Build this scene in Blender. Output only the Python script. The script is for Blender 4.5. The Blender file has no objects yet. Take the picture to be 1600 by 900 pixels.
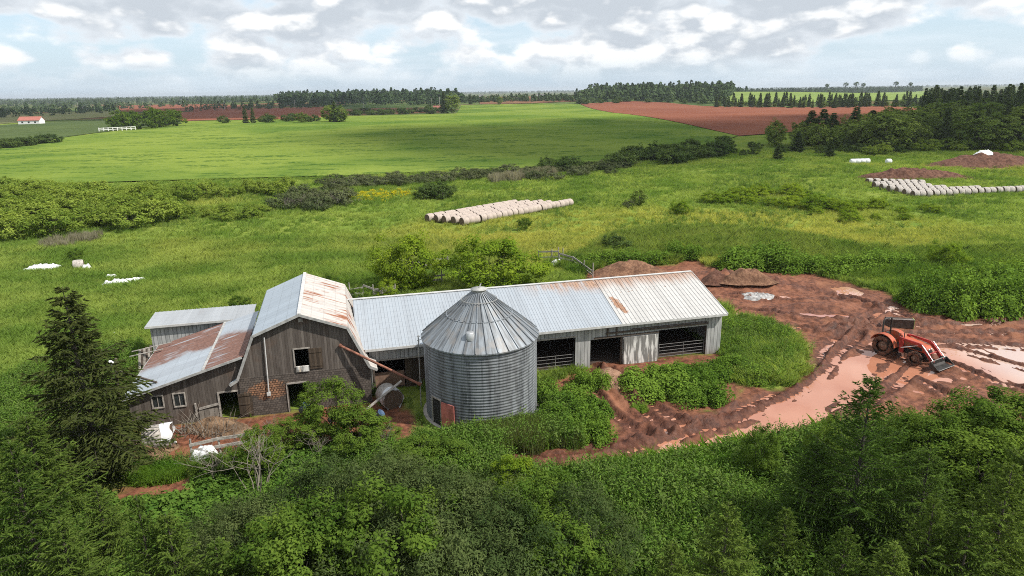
import bpy, math, random
import numpy as np
from mathutils import Vector, Matrix
random.seed(7)
PI = math.pi
rad = math.radians
SC = bpy.context.scene
COL = SC.collection

# ------------------------------------------------------------------ camera
F_PX, CAM_H = 1067.0, 20.0
PITCH, ROLL = math.atan(308/1067.), rad(0.83)
_fw = np.array([0, math.cos(PITCH), -math.sin(PITCH)])
_up = np.array([0, math.sin(PITCH), math.cos(PITCH)])
_rt = np.array([1., 0, 0])
_R = _rt*math.cos(ROLL) - _up*math.sin(ROLL)
_U = _up*math.cos(ROLL) + _rt*math.sin(ROLL)
CAMP = np.array([0, 0, CAM_H])
cd = bpy.data.cameras.new('camera')
cam = bpy.data.objects.new('camera', cd)
COL.objects.link(cam)
M = Matrix.Identity(4)
for i in range(3):
    M[i][0], M[i][1], M[i][2] = _R[i], _U[i], -_fw[i]
    M[i][3] = CAMP[i]
cam.matrix_world = M
cd.sensor_width = 36.0
cd.lens = F_PX/1600*36
cd.clip_start, cd.clip_end = 0.5, 60000
SC.camera = cam

# ------------------------------------------------------------------ noise and terrain
def hash2(ix, iy, s):
    n = (ix.astype(np.int64)*374761393 + iy.astype(np.int64)*668265263 + s*1442695041) & 0x7fffffff
    n = ((n ^ (n >> 13))*1274126177) & 0x7fffffff
    n = n ^ (n >> 16)
    return (n & 0xffff)/65535.0
def vnoise(x, y, s=0):
    x = np.asarray(x, float); y = np.asarray(y, float)
    ix, iy = np.floor(x), np.floor(y)
    fx, fy = x-ix, y-iy
    fx = fx*fx*(3-2*fx); fy = fy*fy*(3-2*fy)
    a, b = hash2(ix, iy, s), hash2(ix+1, iy, s)
    c, d = hash2(ix, iy+1, s), hash2(ix+1, iy+1, s)
    return (a*(1-fx)+b*fx)*(1-fy) + (c*(1-fx)+d*fx)*fy
def fbm(x, y, s=0, o=4):
    r, a, t = 0., 1., 0.
    for k in range(o):
        r = r + a*vnoise(np.asarray(x)*2**k + 17.3*k, np.asarray(y)*2**k - 9.1*k, s+k)
        t += a; a *= .5
    return r/t
def sstep(a, b, x):
    t = np.clip((np.asarray(x, float)-a)/(b-a), 0, 1)
    return t*t*(3-2*t)
def gauss(x, y, cx, cy, sx, sy):
    return np.exp(-.5*(((x-cx)/sx)**2 + ((y-cy)/sy)**2))
def hbase(x, y):
    x = np.asarray(x, float); y = np.asarray(y, float)
    h = 4.5*gauss(x, y, -70, 420, 230, 130)
    h = h + 13*gauss(x, y, 320, 1100, 260, 200) + 10*gauss(x, y, -250, 1350, 240, 220)
    h = h + 5*gauss(x, y, 300, 330, 90, 120)
    h = h + .25*(fbm(x/14, y/14, 3, 3)-.5)*sstep(58, 80, y)
    h = h + 2.0*(fbm(x/160, y/160, 5, 2)-.5)*sstep(120, 260, y)
    return h
def ray(px, py):
    d = _fw*F_PX + _R*(px-800) - _U*(py-450)
    return d/np.linalg.norm(d)
def gp(px, py, z=0.):
    """ground point seen at a photo pixel"""
    d = ray(px, py)
    zz = z
    for k in range(25):
        t = (zz-CAM_H)/d[2]
        p = CAMP + d*t
        zz = .5*zz + .5*(float(hbase(p[0], p[1])) + z)
    return p
def g2(px, py):
    return gp(px, py)[:2]
def polyw(pts):
    return np.array([g2(*p) for p in pts])
def sdist(poly, X, Y):
    """signed distance, negative inside"""
    P = np.asarray(poly); Q = np.roll(P, -1, 0)
    d = np.full(X.shape, 1e9); ins = np.zeros(X.shape, bool)
    for (ax, ay), (bx, by) in zip(P, Q):
        ex, ey = bx-ax, by-ay
        t = np.clip(((X-ax)*ex+(Y-ay)*ey)/(ex*ex+ey*ey+1e-12), 0, 1)
        d = np.minimum(d, np.hypot(X-ax-t*ex, Y-ay-t*ey))
        c = ((ay > Y) != (by > Y)) & (X < (bx-ax)*(Y-ay)/((by-ay) if abs(by-ay) > 1e-12 else 1e-12) + ax)
        ins ^= c
    return np.where(ins, -d, d)
def pathdist(path, X, Y):
    """distance, signed side offset and arc length along a polyline"""
    d = np.full(X.shape, 1e9); o = np.zeros(X.shape); s = np.zeros(X.shape); acc = 0
    for (ax, ay), (bx, by) in zip(path[:-1], path[1:]):
        ex, ey = bx-ax, by-ay; L = math.hypot(ex, ey)
        t = np.clip(((X-ax)*ex+(Y-ay)*ey)/(L*L), 0, 1)
        dd = np.hypot(X-ax-t*ex, Y-ay-t*ey)
        side = ((X-ax)*ey-(Y-ay)*ex)/L
        m = dd < d
        d = np.where(m, dd, d); o = np.where(m, np.sign(side)*dd, o); s = np.where(m, acc+t*L, s)
        acc += L
    return d, o, s
def smooth_path(P, n=6):
    P = [np.array(p, float) for p in P]; out = []
    Q = [2*P[0]-P[1]] + P + [2*P[-1]-P[-2]]
    for i in range(1, len(Q)-2):
        for k in range(n):
            t = k/n
            out.append(.5*((2*Q[i])+(-Q[i-1]+Q[i+1])*t+(2*Q[i-1]-5*Q[i]+4*Q[i+1]-Q[i+2])*t*t+(-Q[i-1]+3*Q[i]-3*Q[i+1]+Q[i+2])*t**3))
    out.append(P[-1])
    return out

# ------------------------------------------------------------------ object helpers
def tag(o, label=None, cat=None, group=None, kind=None):
    if label: o['label'] = label
    if cat: o['category'] = cat
    if group: o['group'] = group
    if kind: o['kind'] = kind
    return o
def empty(name, loc, rz=0., label=None, cat=None, group=None):
    o = bpy.data.objects.new(name, None); COL.objects.link(o)
    o.location = loc; o.rotation_euler = (0, 0, rz); o.empty_display_size = .2
    return tag(o, label, cat, group)
class MB:
    def __init__(s):
        s.V = []; s.F = []; s.m = []; s.s = []; s.n = 0
    def add(s, V, F, m=0, sm=False):
        V = [tuple(map(float, p)) for p in V]
        s.V += V
        s.F += [tuple(i+s.n for i in f) for f in F]
        s.m += [m]*len(F); s.s += [sm]*len(F); s.n += len(V)
        return s
    def box(s, x0, x1, y0, y1, z0, z1, m=0):
        return s.add([(x0,y0,z0),(x1,y0,z0),(x1,y1,z0),(x0,y1,z0),(x0,y0,z1),(x1,y0,z1),(x1,y1,z1),(x0,y1,z1)],
                     [(3,2,1,0),(4,5,6,7),(0,1,5,4),(1,2,6,5),(2,3,7,6),(3,0,4,7)], m)
    def bar(s, a, b, w, h, m=0, up=(0, 0, 1)):
        """a rectangular beam from a to b"""
        a = Vector(a); b = Vector(b); d = (b-a).normalized(); up = Vector(up)
        x = d.cross(up)
        if x.length < 1e-4: x = d.cross(Vector((1, 0, 0)))
        x.normalize(); z = x.cross(d).normalized()
        V = []
        for p in (a, b):
            for (i, j) in ((-1,-1),(1,-1),(1,1),(-1,1)):
                V.append(p + x*(w/2*i) + z*(h/2*j))
        return s.add(V, [(3,2,1,0),(4,5,6,7),(0,1,5,4),(1,2,6,5),(2,3,7,6),(3,0,4,7)], m)
    def tube(s, P, r, n=8, m=0, caps=True):
        P = [Vector(p) for p in P]
        if not hasattr(r, '__len__'): r = [r]*len(P)
        V = []; F = []
        x = None
        for i, p in enumerate(P):
            d = (P[min(i+1, len(P)-1)]-P[max(i-1, 0)]).normalized()
            if x is None:
                x = d.orthogonal().normalized()
            else:
                x = (x - d*x.dot(d)).normalized()
            y = d.cross(x)
            for k in range(n):
                a = 2*PI*k/n
                V.append(p + (x*math.cos(a)+y*math.sin(a))*r[i])
        for i in range(len(P)-1):
            for k in range(n):
                F.append((i*n+k, i*n+(k+1)%n, (i+1)*n+(k+1)%n, (i+1)*n+k))
        s.add(V, F, m, True)
        if caps:
            e = (len(P)-1)*n
            s.add(V[:n], [tuple(range(n-1, -1, -1))], m)
            s.add(V[e:], [tuple(range(n))], m)
        return s
    def lathe(s, prof, n=32, m=0, c=(0, 0, 0), axis='z', sm=True, a0=0, a1=2*PI):
        """prof is a list of (radius, height)"""
        V = []; F = []
        full = abs(a1-a0-2*PI) < 1e-6
        cnt = n if full else n+1
        for (r, h) in prof:
            for k in range(cnt):
                a = a0+(a1-a0)*k/n
                p = (r*math.cos(a), r*math.sin(a), h)
                if axis == 'y': p = (p[0], p[2], p[1])
                if axis == 'x': p = (p[2], p[0], p[1])
                V.append((p[0]+c[0], p[1]+c[1], p[2]+c[2]))
        for i in range(len(prof)-1):
            for k in range(n):
                k2 = (k+1) % cnt
                f = (i*cnt+k, i*cnt+k2, (i+1)*cnt+k2, (i+1)*cnt+k)
                F.append(f if axis != 'y' else f[::-1])
        return s.add(V, F, m, sm)
    def prism(s, loops, tofront, t, m=0):
        """polygon with holes; tofront maps (a,b,depth) to a point; depth 0 and t"""
        from mathutils.geometry import tessellate_polygon
        ls = [[Vector((a, b, 0)) for a, b in l] for l in loops]
        flat = [p for l in ls for p in l]
        tris = tessellate_polygon(ls)
        n = len(flat)
        V = [tofront(p.x, p.y, 0) for p in flat] + [tofront(p.x, p.y, t) for p in flat]
        F = [tuple(f) for f in tris] + [tuple(i+n for i in f[::-1]) for f in tris]
        k = 0
        for l in ls:
            for i in range(len(l)):
                j = (i+1) % len(l)
                F.append((k+i, k+j, k+j+n, k+i+n))
            k += len(l)
        return s.add(V, F, m)
    def build(s, name, mats, parent=None, loc=None, bevel=0):
        me = bpy.data.meshes.new(name)
        me.from_pydata(s.V, [], s.F)
        mats = mats if isinstance(mats, (list, tuple)) else [mats]
        for x in mats: me.materials.append(x)
        me.polygons.foreach_set('material_index', s.m)
        me.polygons.foreach_set('use_smooth', s.s)
        import bmesh
        bm = bmesh.new(); bm.from_mesh(me)
        bmesh.ops.recalc_face_normals(bm, faces=bm.faces)
        bm.to_mesh(me); bm.free()
        o = bpy.data.objects.new(name, me); COL.objects.link(o)
        if parent: o.parent = parent
        if loc is not None: o.location = loc
        if bevel:
            b = o.modifiers.new('bevel', 'BEVEL'); b.width = bevel; b.segments = 2; b.limit_method = 'ANGLE'
        return o
def fast_mesh(name, V, F, mat, smooth=False, attrs=None):
    """numpy mesh: V (n,3), F (m,k)"""
    V = np.asarray(V, np.float32); F = np.asarray(F, np.int32)
    me = bpy.data.meshes.new(name)
    me.vertices.add(len(V)); me.vertices.foreach_set('co', V.ravel())
    k = F.shape[1]
    me.loops.add(F.size); me.loops.foreach_set('vertex_index', F.ravel())
    me.polygons.add(len(F))
    me.polygons.foreach_set('loop_start', np.arange(0, F.size, k, dtype=np.int32))
    if smooth: me.polygons.foreach_set('use_smooth', np.ones(len(F), bool))
    for nm, val in (attrs or {}).items():
        a = me.attributes.new(nm, 'FLOAT', 'POINT'); a.data.foreach_set('value', np.asarray(val, np.float32))
    for x in (mat if isinstance(mat, (list, tuple)) else [mat]): me.materials.append(x)
    me.update(calc_edges=True); me.validate()
    return me
def link(name, me, parent=None, loc=(0, 0, 0), rz=0, sc=1):
    o = bpy.data.objects.new(name, me); COL.objects.link(o)
    if parent: o.parent = parent
    o.location = loc; o.rotation_euler = (0, 0, rz)
    o.scale = (sc, sc, sc) if not hasattr(sc, '__len__') else sc
    return o
def dup(root, loc, rz=0, sc=1, label=None, group=None):
    r = root.copy(); COL.objects.link(r)
    r.location = loc; r.rotation_euler = (0, 0, rz)
    r.scale = (sc, sc, sc) if not hasattr(sc, '__len__') else sc
    if label: r['label'] = label
    if group: r['group'] = group
    for ch in list(root.children):
        c = ch.copy(); COL.objects.link(c); c.parent = r
        for g in ch.children:
            d = g.copy(); COL.objects.link(d); d.parent = c
    return r

# ------------------------------------------------------------------ materials
class NT:
    def __init__(s, name):
        s.mat = bpy.data.materials.new(name); s.mat.use_nodes = True
        s.t = s.mat.node_tree; s.t.nodes.clear()
        s.out = s.n('ShaderNodeOutputMaterial')
    def n(s, typ, **kw):
        nd = s.t.nodes.new(typ)
        for k, v in kw.items():
            if hasattr(nd, k): setattr(nd, k, v)
        return nd
    def set(s, sock, v):
        if isinstance(v, bpy.types.NodeSocket): s.t.links.new(v, sock)
        elif hasattr(v, '__len__') and sock.type == 'RGBA' and len(v) == 3: sock.default_value = (*v, 1)
        else: sock.default_value = v
    def coord(s, kind='Object', scale=(1, 1, 1)):
        if kind == 'World': c = s.n('ShaderNodeNewGeometry').outputs['Position']
        else: c = s.n('ShaderNodeTexCoord').outputs[kind]
        m = s.n('ShaderNodeVectorMath', operation='MULTIPLY')
        s.set(m.inputs[0], c); m.inputs[1].default_value = scale
        return m.outputs[0]
    def noise(s, co, scale=1, detail=4, rough=.55, dist=0):
        n = s.n('ShaderNodeTexNoise')
        s.set(n.inputs['Vector'], co); n.inputs['Scale'].default_value = scale
        n.inputs['Detail'].default_value = detail; n.inputs['Roughness'].default_value = rough
        n.inputs['Distortion'].default_value = dist
        return n.outputs[0]
    def math(s, op, a, b=0, c=0, clamp=False):
        n = s.n('ShaderNodeMath', operation=op, use_clamp=clamp)
        s.set(n.inputs[0], a); s.set(n.inputs[1], b); s.set(n.inputs[2], c)
        return n.outputs[0]
    def ramp(s, v, a, b, lo=0., hi=1.):
        n = s.n('ShaderNodeMapRange', clamp=True, interpolation_type='SMOOTHSTEP')
        s.set(n.inputs[0], v); s.set(n.inputs[1], a); s.set(n.inputs[2], b); s.set(n.inputs[3], lo); s.set(n.inputs[4], hi)
        return n.outputs[0]
    def mix(s, f, a, b, blend='MIX'):
        n = s.n('ShaderNodeMix', data_type='RGBA', blend_type=blend)
        s.set(n.inputs[0], f); s.set(n.inputs[6], a); s.set(n.inputs[7], b)
        return n.outputs[2]
    def sep(s, v):
        n = s.n('ShaderNodeSeparateXYZ'); s.set(n.inputs[0], v); return n.outputs
    def comb(s, x, y, z):
        n = s.n('ShaderNodeCombineXYZ'); s.set(n.inputs[0], x); s.set(n.inputs[1], y); s.set(n.inputs[2], z); return n.outputs[0]
    def attr(s, name):
        n = s.n('ShaderNodeAttribute'); n.attribute_name = name; return n.outputs['Fac']
    def rnd(s):
        return s.n('ShaderNodeObjectInfo').outputs['Random']
    def bump(s, h, strength=.5, dist=.02):
        n = s.n('ShaderNodeBump'); n.inputs['Strength'].default_value = strength; n.inputs['Distance'].default_value = dist
        s.set(n.inputs['Height'], h); return n.outputs[0]
    def pbr(s, col, rough=.7, metal=0., spec=.5, normal=None):
        b = s.n('ShaderNodeBsdfPrincipled')
        s.set(b.inputs['Base Color'], col); s.set(b.inputs['Roughness'], rough); s.set(b.inputs['Metallic'], metal)
        s.set(b.inputs['Specular IOR Level'], spec)
        if normal is not None: s.set(b.inputs['Normal'], normal)
        s.t.links.new(b.outputs[0], s.out.inputs[0])
        return s.mat
    def leaf(s, col, trans=.35, gloss=.0):
        d = s.n('ShaderNodeBsdfDiffuse'); t = s.n('ShaderNodeBsdfTranslucent'); mx = s.n('ShaderNodeMixShader')
        s.set(d.inputs[0], col); s.set(t.inputs[0], s.mix(1., col, (1.0, 1.0, .55), 'MULTIPLY'))
        mx.inputs[0].default_value = trans
        s.t.links.new(d.outputs[0], mx.inputs[1]); s.t.links.new(t.outputs[0], mx.inputs[2])
        o = mx.outputs[0]
        if gloss:
            g = s.n('ShaderNodeBsdfGlossy'); g.inputs['Roughness'].default_value = .45; g.inputs[0].default_value = (.8, .85, .9, 1)
            m2 = s.n('ShaderNodeMixShader'); m2.inputs[0].default_value = gloss
            s.t.links.new(o, m2.inputs[1]); s.t.links.new(g.outputs[0], m2.inputs[2]); o = m2.outputs[0]
        s.t.links.new(o, s.out.inputs[0])
        return s.mat
def flat(name, col, rough=.6, metal=0, var=.25, sc=3, spec=.5):
    t = NT(name); n = t.noise(t.coord('Object'), sc, 5)
    c = t.mix(t.ramp(n, .3, .7), tuple(x*(1-var) for x in col), tuple(min(1, x*(1+var)) for x in col))
    return t.pbr(c, rough, metal, spec, t.bump(n, .15, .02))
def leafmat(name, a, b, patch=.0, pcol=None, trans=.35, gloss=0):
    """two leaf colours mixed by clump and by plant"""
    t = NT(name)
    k = t.attr('tint')
    f = t.math('MULTIPLY_ADD', t.rnd(), .5, t.math('MULTIPLY', k, .6))
    c = t.mix(t.math('MINIMUM', f, 1.), a, b)
    if pcol:
        n = t.noise(t.coord('World'), patch, 3)
        c = t.mix(t.ramp(n, .45, .62), c, pcol)
    return t.leaf(c, trans, gloss)
def grassmat(name, a, b, c3, scale=.09):
    t = NT(name)
    co = t.coord('World', (1, 1, .2))
    n1 = t.noise(co, scale, 4, .6); n2 = t.noise(co, scale*.28, 3)
    c = t.mix(t.ramp(n1, .38, .62), a, b)
    X = t.sep(t.coord('World'))
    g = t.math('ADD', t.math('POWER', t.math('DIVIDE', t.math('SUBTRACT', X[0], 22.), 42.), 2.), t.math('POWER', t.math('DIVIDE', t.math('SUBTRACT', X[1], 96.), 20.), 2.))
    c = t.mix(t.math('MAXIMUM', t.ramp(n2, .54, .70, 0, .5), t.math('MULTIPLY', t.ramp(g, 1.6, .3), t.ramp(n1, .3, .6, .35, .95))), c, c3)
    c = t.mix(t.math('MULTIPLY', t.rnd(), .35), c, tuple(x*.55 for x in a))
    return t.leaf(c, .48)
LEAF = {}
LEAF['spruce'] = leafmat('spruce_needles', (.024, .040, .012), (.076, .090, .026), trans=.15)
LEAF['spruce_light'] = leafmat('young_spruce_needles', (.042, .085, .016), (.165, .230, .045), trans=.3)
LEAF['tip'] = leafmat('fresh_spruce_tips', (.08, .16, .05), (.16, .24, .08), trans=.2)
LEAF['larch'] = leafmat('larch_needles', (.046, .092, .018), (.130, .200, .040), trans=.32)
LEAF['willow'] = leafmat('willow_leaves', (.038, .068, .020), (.105, .135, .046), trans=.25)
LEAF['alder'] = leafmat('alder_leaves', (.052, .105, .016), (.150, .220, .034), trans=.35)
LEAF['bright'] = leafmat('bright_leaves', (.100, .190, .018), (.270, .350, .032), trans=.4)
LEAF['nettle'] = leafmat('nettle_leaves', (.050, .115, .016), (.200, .310, .044), trans=.35)
LEAF['hedge'] = leafmat('hedge_leaves', (.110, .185, .026), (.280, .350, .062), trans=.4)
LEAF['dull'] = leafmat('dull_leaves', (.060, .085, .034), (.130, .145, .070), trans=.25)
LEAF['dark'] = leafmat('dark_leaves', (.044, .082, .024), (.110, .155, .042), trans=.28)
LEAF['forest'] = leafmat('forest_leaves', (.046, .088, .020), (.130, .180, .040), trans=.3)
BARK = flat('bark', (.075, .062, .05), .9, sc=8)
BARK_GREY = flat('grey_bark', (.26, .245, .22), .9, sc=8)
TWIG = flat('dead_twigs', (.20, .175, .145), .9, sc=6)

# ------------------------------------------------------------------ plant meshes
def leaves(rng, P, N, size, aspect=.55, jit=.35, droop=.0):
    """one kite-shaped leaf per row of P, lying across the direction N"""
    n = len(P)
    N = N + rng.normal(0, jit, (n, 3)); N /= np.linalg.norm(N, axis=1)[:, None]
    T = rng.normal(0, 1, (n, 3)); T -= N*(T*N).sum(1)[:, None]; T /= np.linalg.norm(T, axis=1)[:, None]
    B = np.cross(N, T)
    s = (size*rng.uniform(.6, 1.35, n))[:, None]
    T[:, 2] -= droop
    a = P - T*s*.5; b = P + B*s*aspect*.5 + N*s*.10; c = P + T*s*.5; d = P - B*s*aspect*.5 + N*s*.10
    V = np.stack([a, b, c, d], 1).reshape(-1, 3)
    return V, np.arange(4*n).reshape(-1, 4)
def tree_mesh(kind_name, seed, H, R, base, clumps, per, size, mat, cr=.18, top=.6, lean=0., aspect=.55, bark=BARK, stems=1, droop=0., shell=.5, limbs=14):
    """broad-leaved crown and trunk; crown from height base to H, radius R"""
    rng = np.random.default_rng(seed)
    zc, rz = base+(H-base)*.45, (H-base)*.55
    C = []
    while len(C) < clumps:
        d = rng.normal(0, 1, 3); d /= np.linalg.norm(d)
        r = rng.uniform(shell, 1)**.6
        ang = math.atan2(d[1], d[0])
        k = 1 + .22*math.sin(ang*2+seed) + .16*math.sin(ang*3+seed*2.1+d[2]*3) + .14*math.sin(d[2]*5+seed)
        p = np.array([d[0]*R*r*k, d[1]*R*r*k, zc + d[2]*rz*r*(1+.15*math.sin(ang*2.7+seed))])
        if p[2] < base*.6: continue
        C.append(p)
    C = np.array(C)
    rad_c = cr*R*rng.uniform(.6, 1.35, clumps)
    idx = np.repeat(np.arange(clumps), per)
    n = len(idx)
    off = rng.normal(0, 1, (n, 3)); off /= np.linalg.norm(off, axis=1)[:, None]
    off *= (rng.uniform(.2, 1, n)**.5)[:, None]
    P = C[idx] + off*rad_c[idx][:, None]*np.array([1.15, 1.15, .8])
    P[:, 2] = np.maximum(P[:, 2], .05)
    out = off*.7 + np.array([0, 0, .75]) + (C[idx]-np.array([0, 0, zc]))/R*.35
    V, Fc = leaves(rng, P, out, size, aspect, droop=droop)
    tint = np.repeat(np.clip(rng.uniform(0, 1, clumps)[idx]*.8 + rng.uniform(-.2, .35, n), 0, 1), 4)
    crown = fast_mesh(kind_name+'_crown', V, Fc, mat, attrs={'tint': tint})
    mb = MB()
    tr = max(.02, H*.018)
    for sidx in range(stems):
        a = 2*PI*sidx/max(1, stems)+rng.uniform(0, 1)
        sp = (R*.35 if stems > 1 else 0)
        tip = np.array([math.cos(a)*sp+lean, math.sin(a)*sp, base+(H-base)*.75])
        k = [np.array([math.cos(a)*.12*sp, math.sin(a)*.12*sp, -.15])*(1, 1, 1)]
        for q in (.3, .65, 1):
            k.append(tip*q + rng.normal(0, .03*H*.3, 3)*(1, 1, 0))
        f = 1/math.sqrt(stems)
        mb.tube(k, [tr*f, tr*.8*f, tr*.5*f, tr*.15*f], 6)
        for j in range(max(3, limbs//stems)):
            c = C[rng.integers(clumps)]
            q = np.clip((c[2]*.6)/max(.1, tip[2]), .25, .9)
            p0 = tip*q
            mid = (p0+c)/2 + np.array([0, 0, .04*H])
            mb.tube([p0, mid, c], [tr*.4*f, tr*.25*f, tr*.06*f], 4, caps=False)
    o = mb.build(kind_name+'_trunk', bark)
    trunk = o.data; bpy.data.objects.remove(o)
    return crown, trunk
def conifer_mesh(kind_name, seed, H, R, whorls, per, twigs, sprig, mat, droop=.25, bark=BARK, taper=.85, base=.06, sprays=5, wid=.16, asc=0., gap=0.):
    """spruce or larch: drooping branches carrying side twigs of needle sprays"""
    rng = np.random.default_rng(seed)
    Vs = []; ti = []
    mb = MB()
    tr = H*.014
    mb.tube([(0, 0, -.2), (0, 0, H*.4), (H*.004, 0, H*.8), (0, H*.003, H)], [tr, tr*.7, tr*.3, tr*.06], 6)
    for w in range(whorls):
        f = base + (1-base)*((w+rng.uniform(-.3, .3))/whorls)
        z0 = H*f
        L0 = R*(1-f)**taper*(1 if f > .18 else .75+.25*f/.18) + .03*R
        npb = max(3, int(per*(.6+.4*(1-f))))
        for b in range(npb):
            if rng.uniform() < gap: continue
            a = 2*PI*(b+rng.uniform(-.4, .4))/npb + w*1.1
            L = L0*rng.uniform(.6, 1.18)
            dirh = np.array([math.cos(a), math.sin(a), 0])
            ts = np.linspace(0, 1, 6)
            slope = asc + .55*f - droop*(1-f)*.6
            pts = np.array([[0, 0, z0]]) + ts[:, None]*L*dirh + np.array([0, 0, 1.])*((ts*slope - droop*ts**2*(1.1-f) + .18*ts**3)*L)[:, None]
            mb.tube(pts[[0, 2, 5]], [tr*.20*(1-f*.6), tr*.11*(1-f*.6), tr*.02], 4, caps=False)
            nt = max(4, int(twigs*L/R+3))
            side = np.array([-dirh[1], dirh[0], 0])
            for k in range(nt):
                t = .12 + .88*(k+rng.uniform(0, 1))/nt
                i = min(4, int(t*5)); q = t*5-i
                p = pts[i]*(1-q)+pts[i+1]*q
                tl = L*(.42*(1-t)+.12)*rng.uniform(.6, 1.2)
                for sd in (-1, 1):
                    d = dirh*rng.uniform(.5, .9)+side*sd*rng.uniform(.5, 1.)+np.array([0, 0, rng.uniform(-.35, .12)-droop*.5+asc*.6])
                    d /= np.linalg.norm(d)
                    m = np.linspace(.15, 1., sprays)
                    c = p + d*(m*tl)[:, None]
                    dd = d + rng.normal(0, .28, (sprays, 3)); dd /= np.linalg.norm(dd, axis=1)[:, None]
                    nn = np.cross(dd, rng.normal(0, 1, (sprays, 3))); nn /= np.linalg.norm(nn, axis=1)[:, None]
                    s = sprig*rng.uniform(.7, 1.3, (sprays, 1))
                    A = c-dd*s*.4; B_ = c+nn*s*wid; C_ = c+dd*s*.7; D_ = c-nn*s*wid
                    Vs.append(np.stack([A, B_, C_, D_], 1).reshape(-1, 3))
                    ti.append(np.repeat(np.clip(rng.uniform(0, .6)+.45*t*rng.uniform(0, 1.), 0, 1), 4*sprays))
    V = np.concatenate(Vs); tint = np.concatenate(ti)
    crown = fast_mesh(kind_name+'_crown', V, np.arange(len(V)).reshape(-1, 4), mat, attrs={'tint': tint})
    o = mb.build(kind_name+'_trunk', bark); trunk = o.data; bpy.data.objects.remove(o)
    return crown, trunk
def mound_mesh(seed, rx, ry, h, n, size, mat, lumps=9):
    """a dense low clump of leafy weeds"""
    rng = np.random.default_rng(seed)
    C = np.stack([rng.uniform(-.8, .8, lumps)*rx, rng.uniform(-.8, .8, lumps)*ry, np.zeros(lumps)], 1)
    e = np.hypot(C[:, 0]/rx, C[:, 1]/ry); C[:, :2] *= np.where(e > .85, .85/np.maximum(e, .01), 1)[:, None]
    e = np.hypot(C[:, 0]/rx, C[:, 1]/ry)
    rr = min(rx, ry)*rng.uniform(.20, .48, lumps); hh = h*(1-.6*e**2)*rng.uniform(.45, 1.15, lumps)
    idx = rng.integers(0, lumps, n)
    d = rng.normal(0, 1, (n, 3)); d /= np.linalg.norm(d, axis=1)[:, None]; d[:, 2] = np.abs(d[:, 2])
    sh = rng.uniform(.70, 1.06, n)*np.where(rng.uniform(0, 1, n) < .10, rng.uniform(1.05, 1.35, n), 1.)
    P = C[idx] + d*np.stack([rr[idx]*sh, rr[idx]*sh, hh[idx]*sh], 1)
    P[:, 2] += .05*fbm(P[:, 0]*3, P[:, 1]*3, seed)
    V, Fc = leaves(rng, P, d*.6+np.array([0, 0, .8]), size*rng.uniform(.6, 1.5, n), .6, .45)
    tint = np.repeat(np.clip(rng.uniform(0, .5, lumps)[idx]+rng.uniform(0, .5, n), 0, 1), 4)
    return fast_mesh('weed_clump', V, Fc, mat, attrs={'tint': tint})
def tuft_mesh(name, seed, n, h, spread, w, mat, lean=.35, heads=False):
    rng = np.random.default_rng(seed)
    a = rng.uniform(0, 2*PI, n); r = spread*np.sqrt(rng.uniform(0, 1, n))
    B = np.stack([np.cos(a)*r, np.sin(a)*r, np.full(n, -.04)], 1)
    hh = h*rng.uniform(.55, 1.15, n)
    l = rng.uniform(0, 2*PI, n); ll = lean*hh*rng.uniform(.2, 1.2, n)
    mid = B + np.stack([np.cos(l)*ll*.35, np.sin(l)*ll*.35, hh*.6], 1)
    tip = B + np.stack([np.cos(l)*ll, np.sin(l)*ll, hh], 1)
    q = rng.uniform(0, PI, n); s = np.stack([np.cos(q), np.sin(q), q*0], 1)*w*.5
    V = np.stack([B-s, B+s, mid+s*.8, tip, tip, mid-s*.8], 1)[:, [0, 1, 2, 3, 5]].reshape(-1, 3)
    Fc = np.arange(5*n).reshape(-1, 5)
    return fast_mesh(name, V, Fc, mat)
def stem_mesh(name, seed, stems, h, spread, lsize, mat, per=14):
    """tall leafy weeds: upright stems with leaves all the way up"""
    rng = np.random.default_rng(seed)
    P = []; N = []
    for k in range(stems):
        a = rng.uniform(0, 2*PI); r = spread*math.sqrt(rng.uniform())
        b = np.array([math.cos(a)*r, math.sin(a)*r, 0]); H = h*rng.uniform(.6, 1.15)
        ln = rng.normal(0, .12*H, 2)
        for j in range(per):
            t = (j+.5)/per; w = rng.uniform(0, 2*PI); o = lsize*.55*(1.15-t*.7)
            P.append(b+np.array([ln[0]*t*t+math.cos(w)*o, ln[1]*t*t+math.sin(w)*o, H*t]))
            N.append([math.cos(w)*.5, math.sin(w)*.5, .8])
    V, Fc = leaves(rng, np.array(P), np.array(N), lsize, .38, .35, droop=.25)
    return fast_mesh(name, V, Fc, mat, attrs={'tint': np.repeat(rng.uniform(0, 1, len(P)), 4)})
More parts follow.
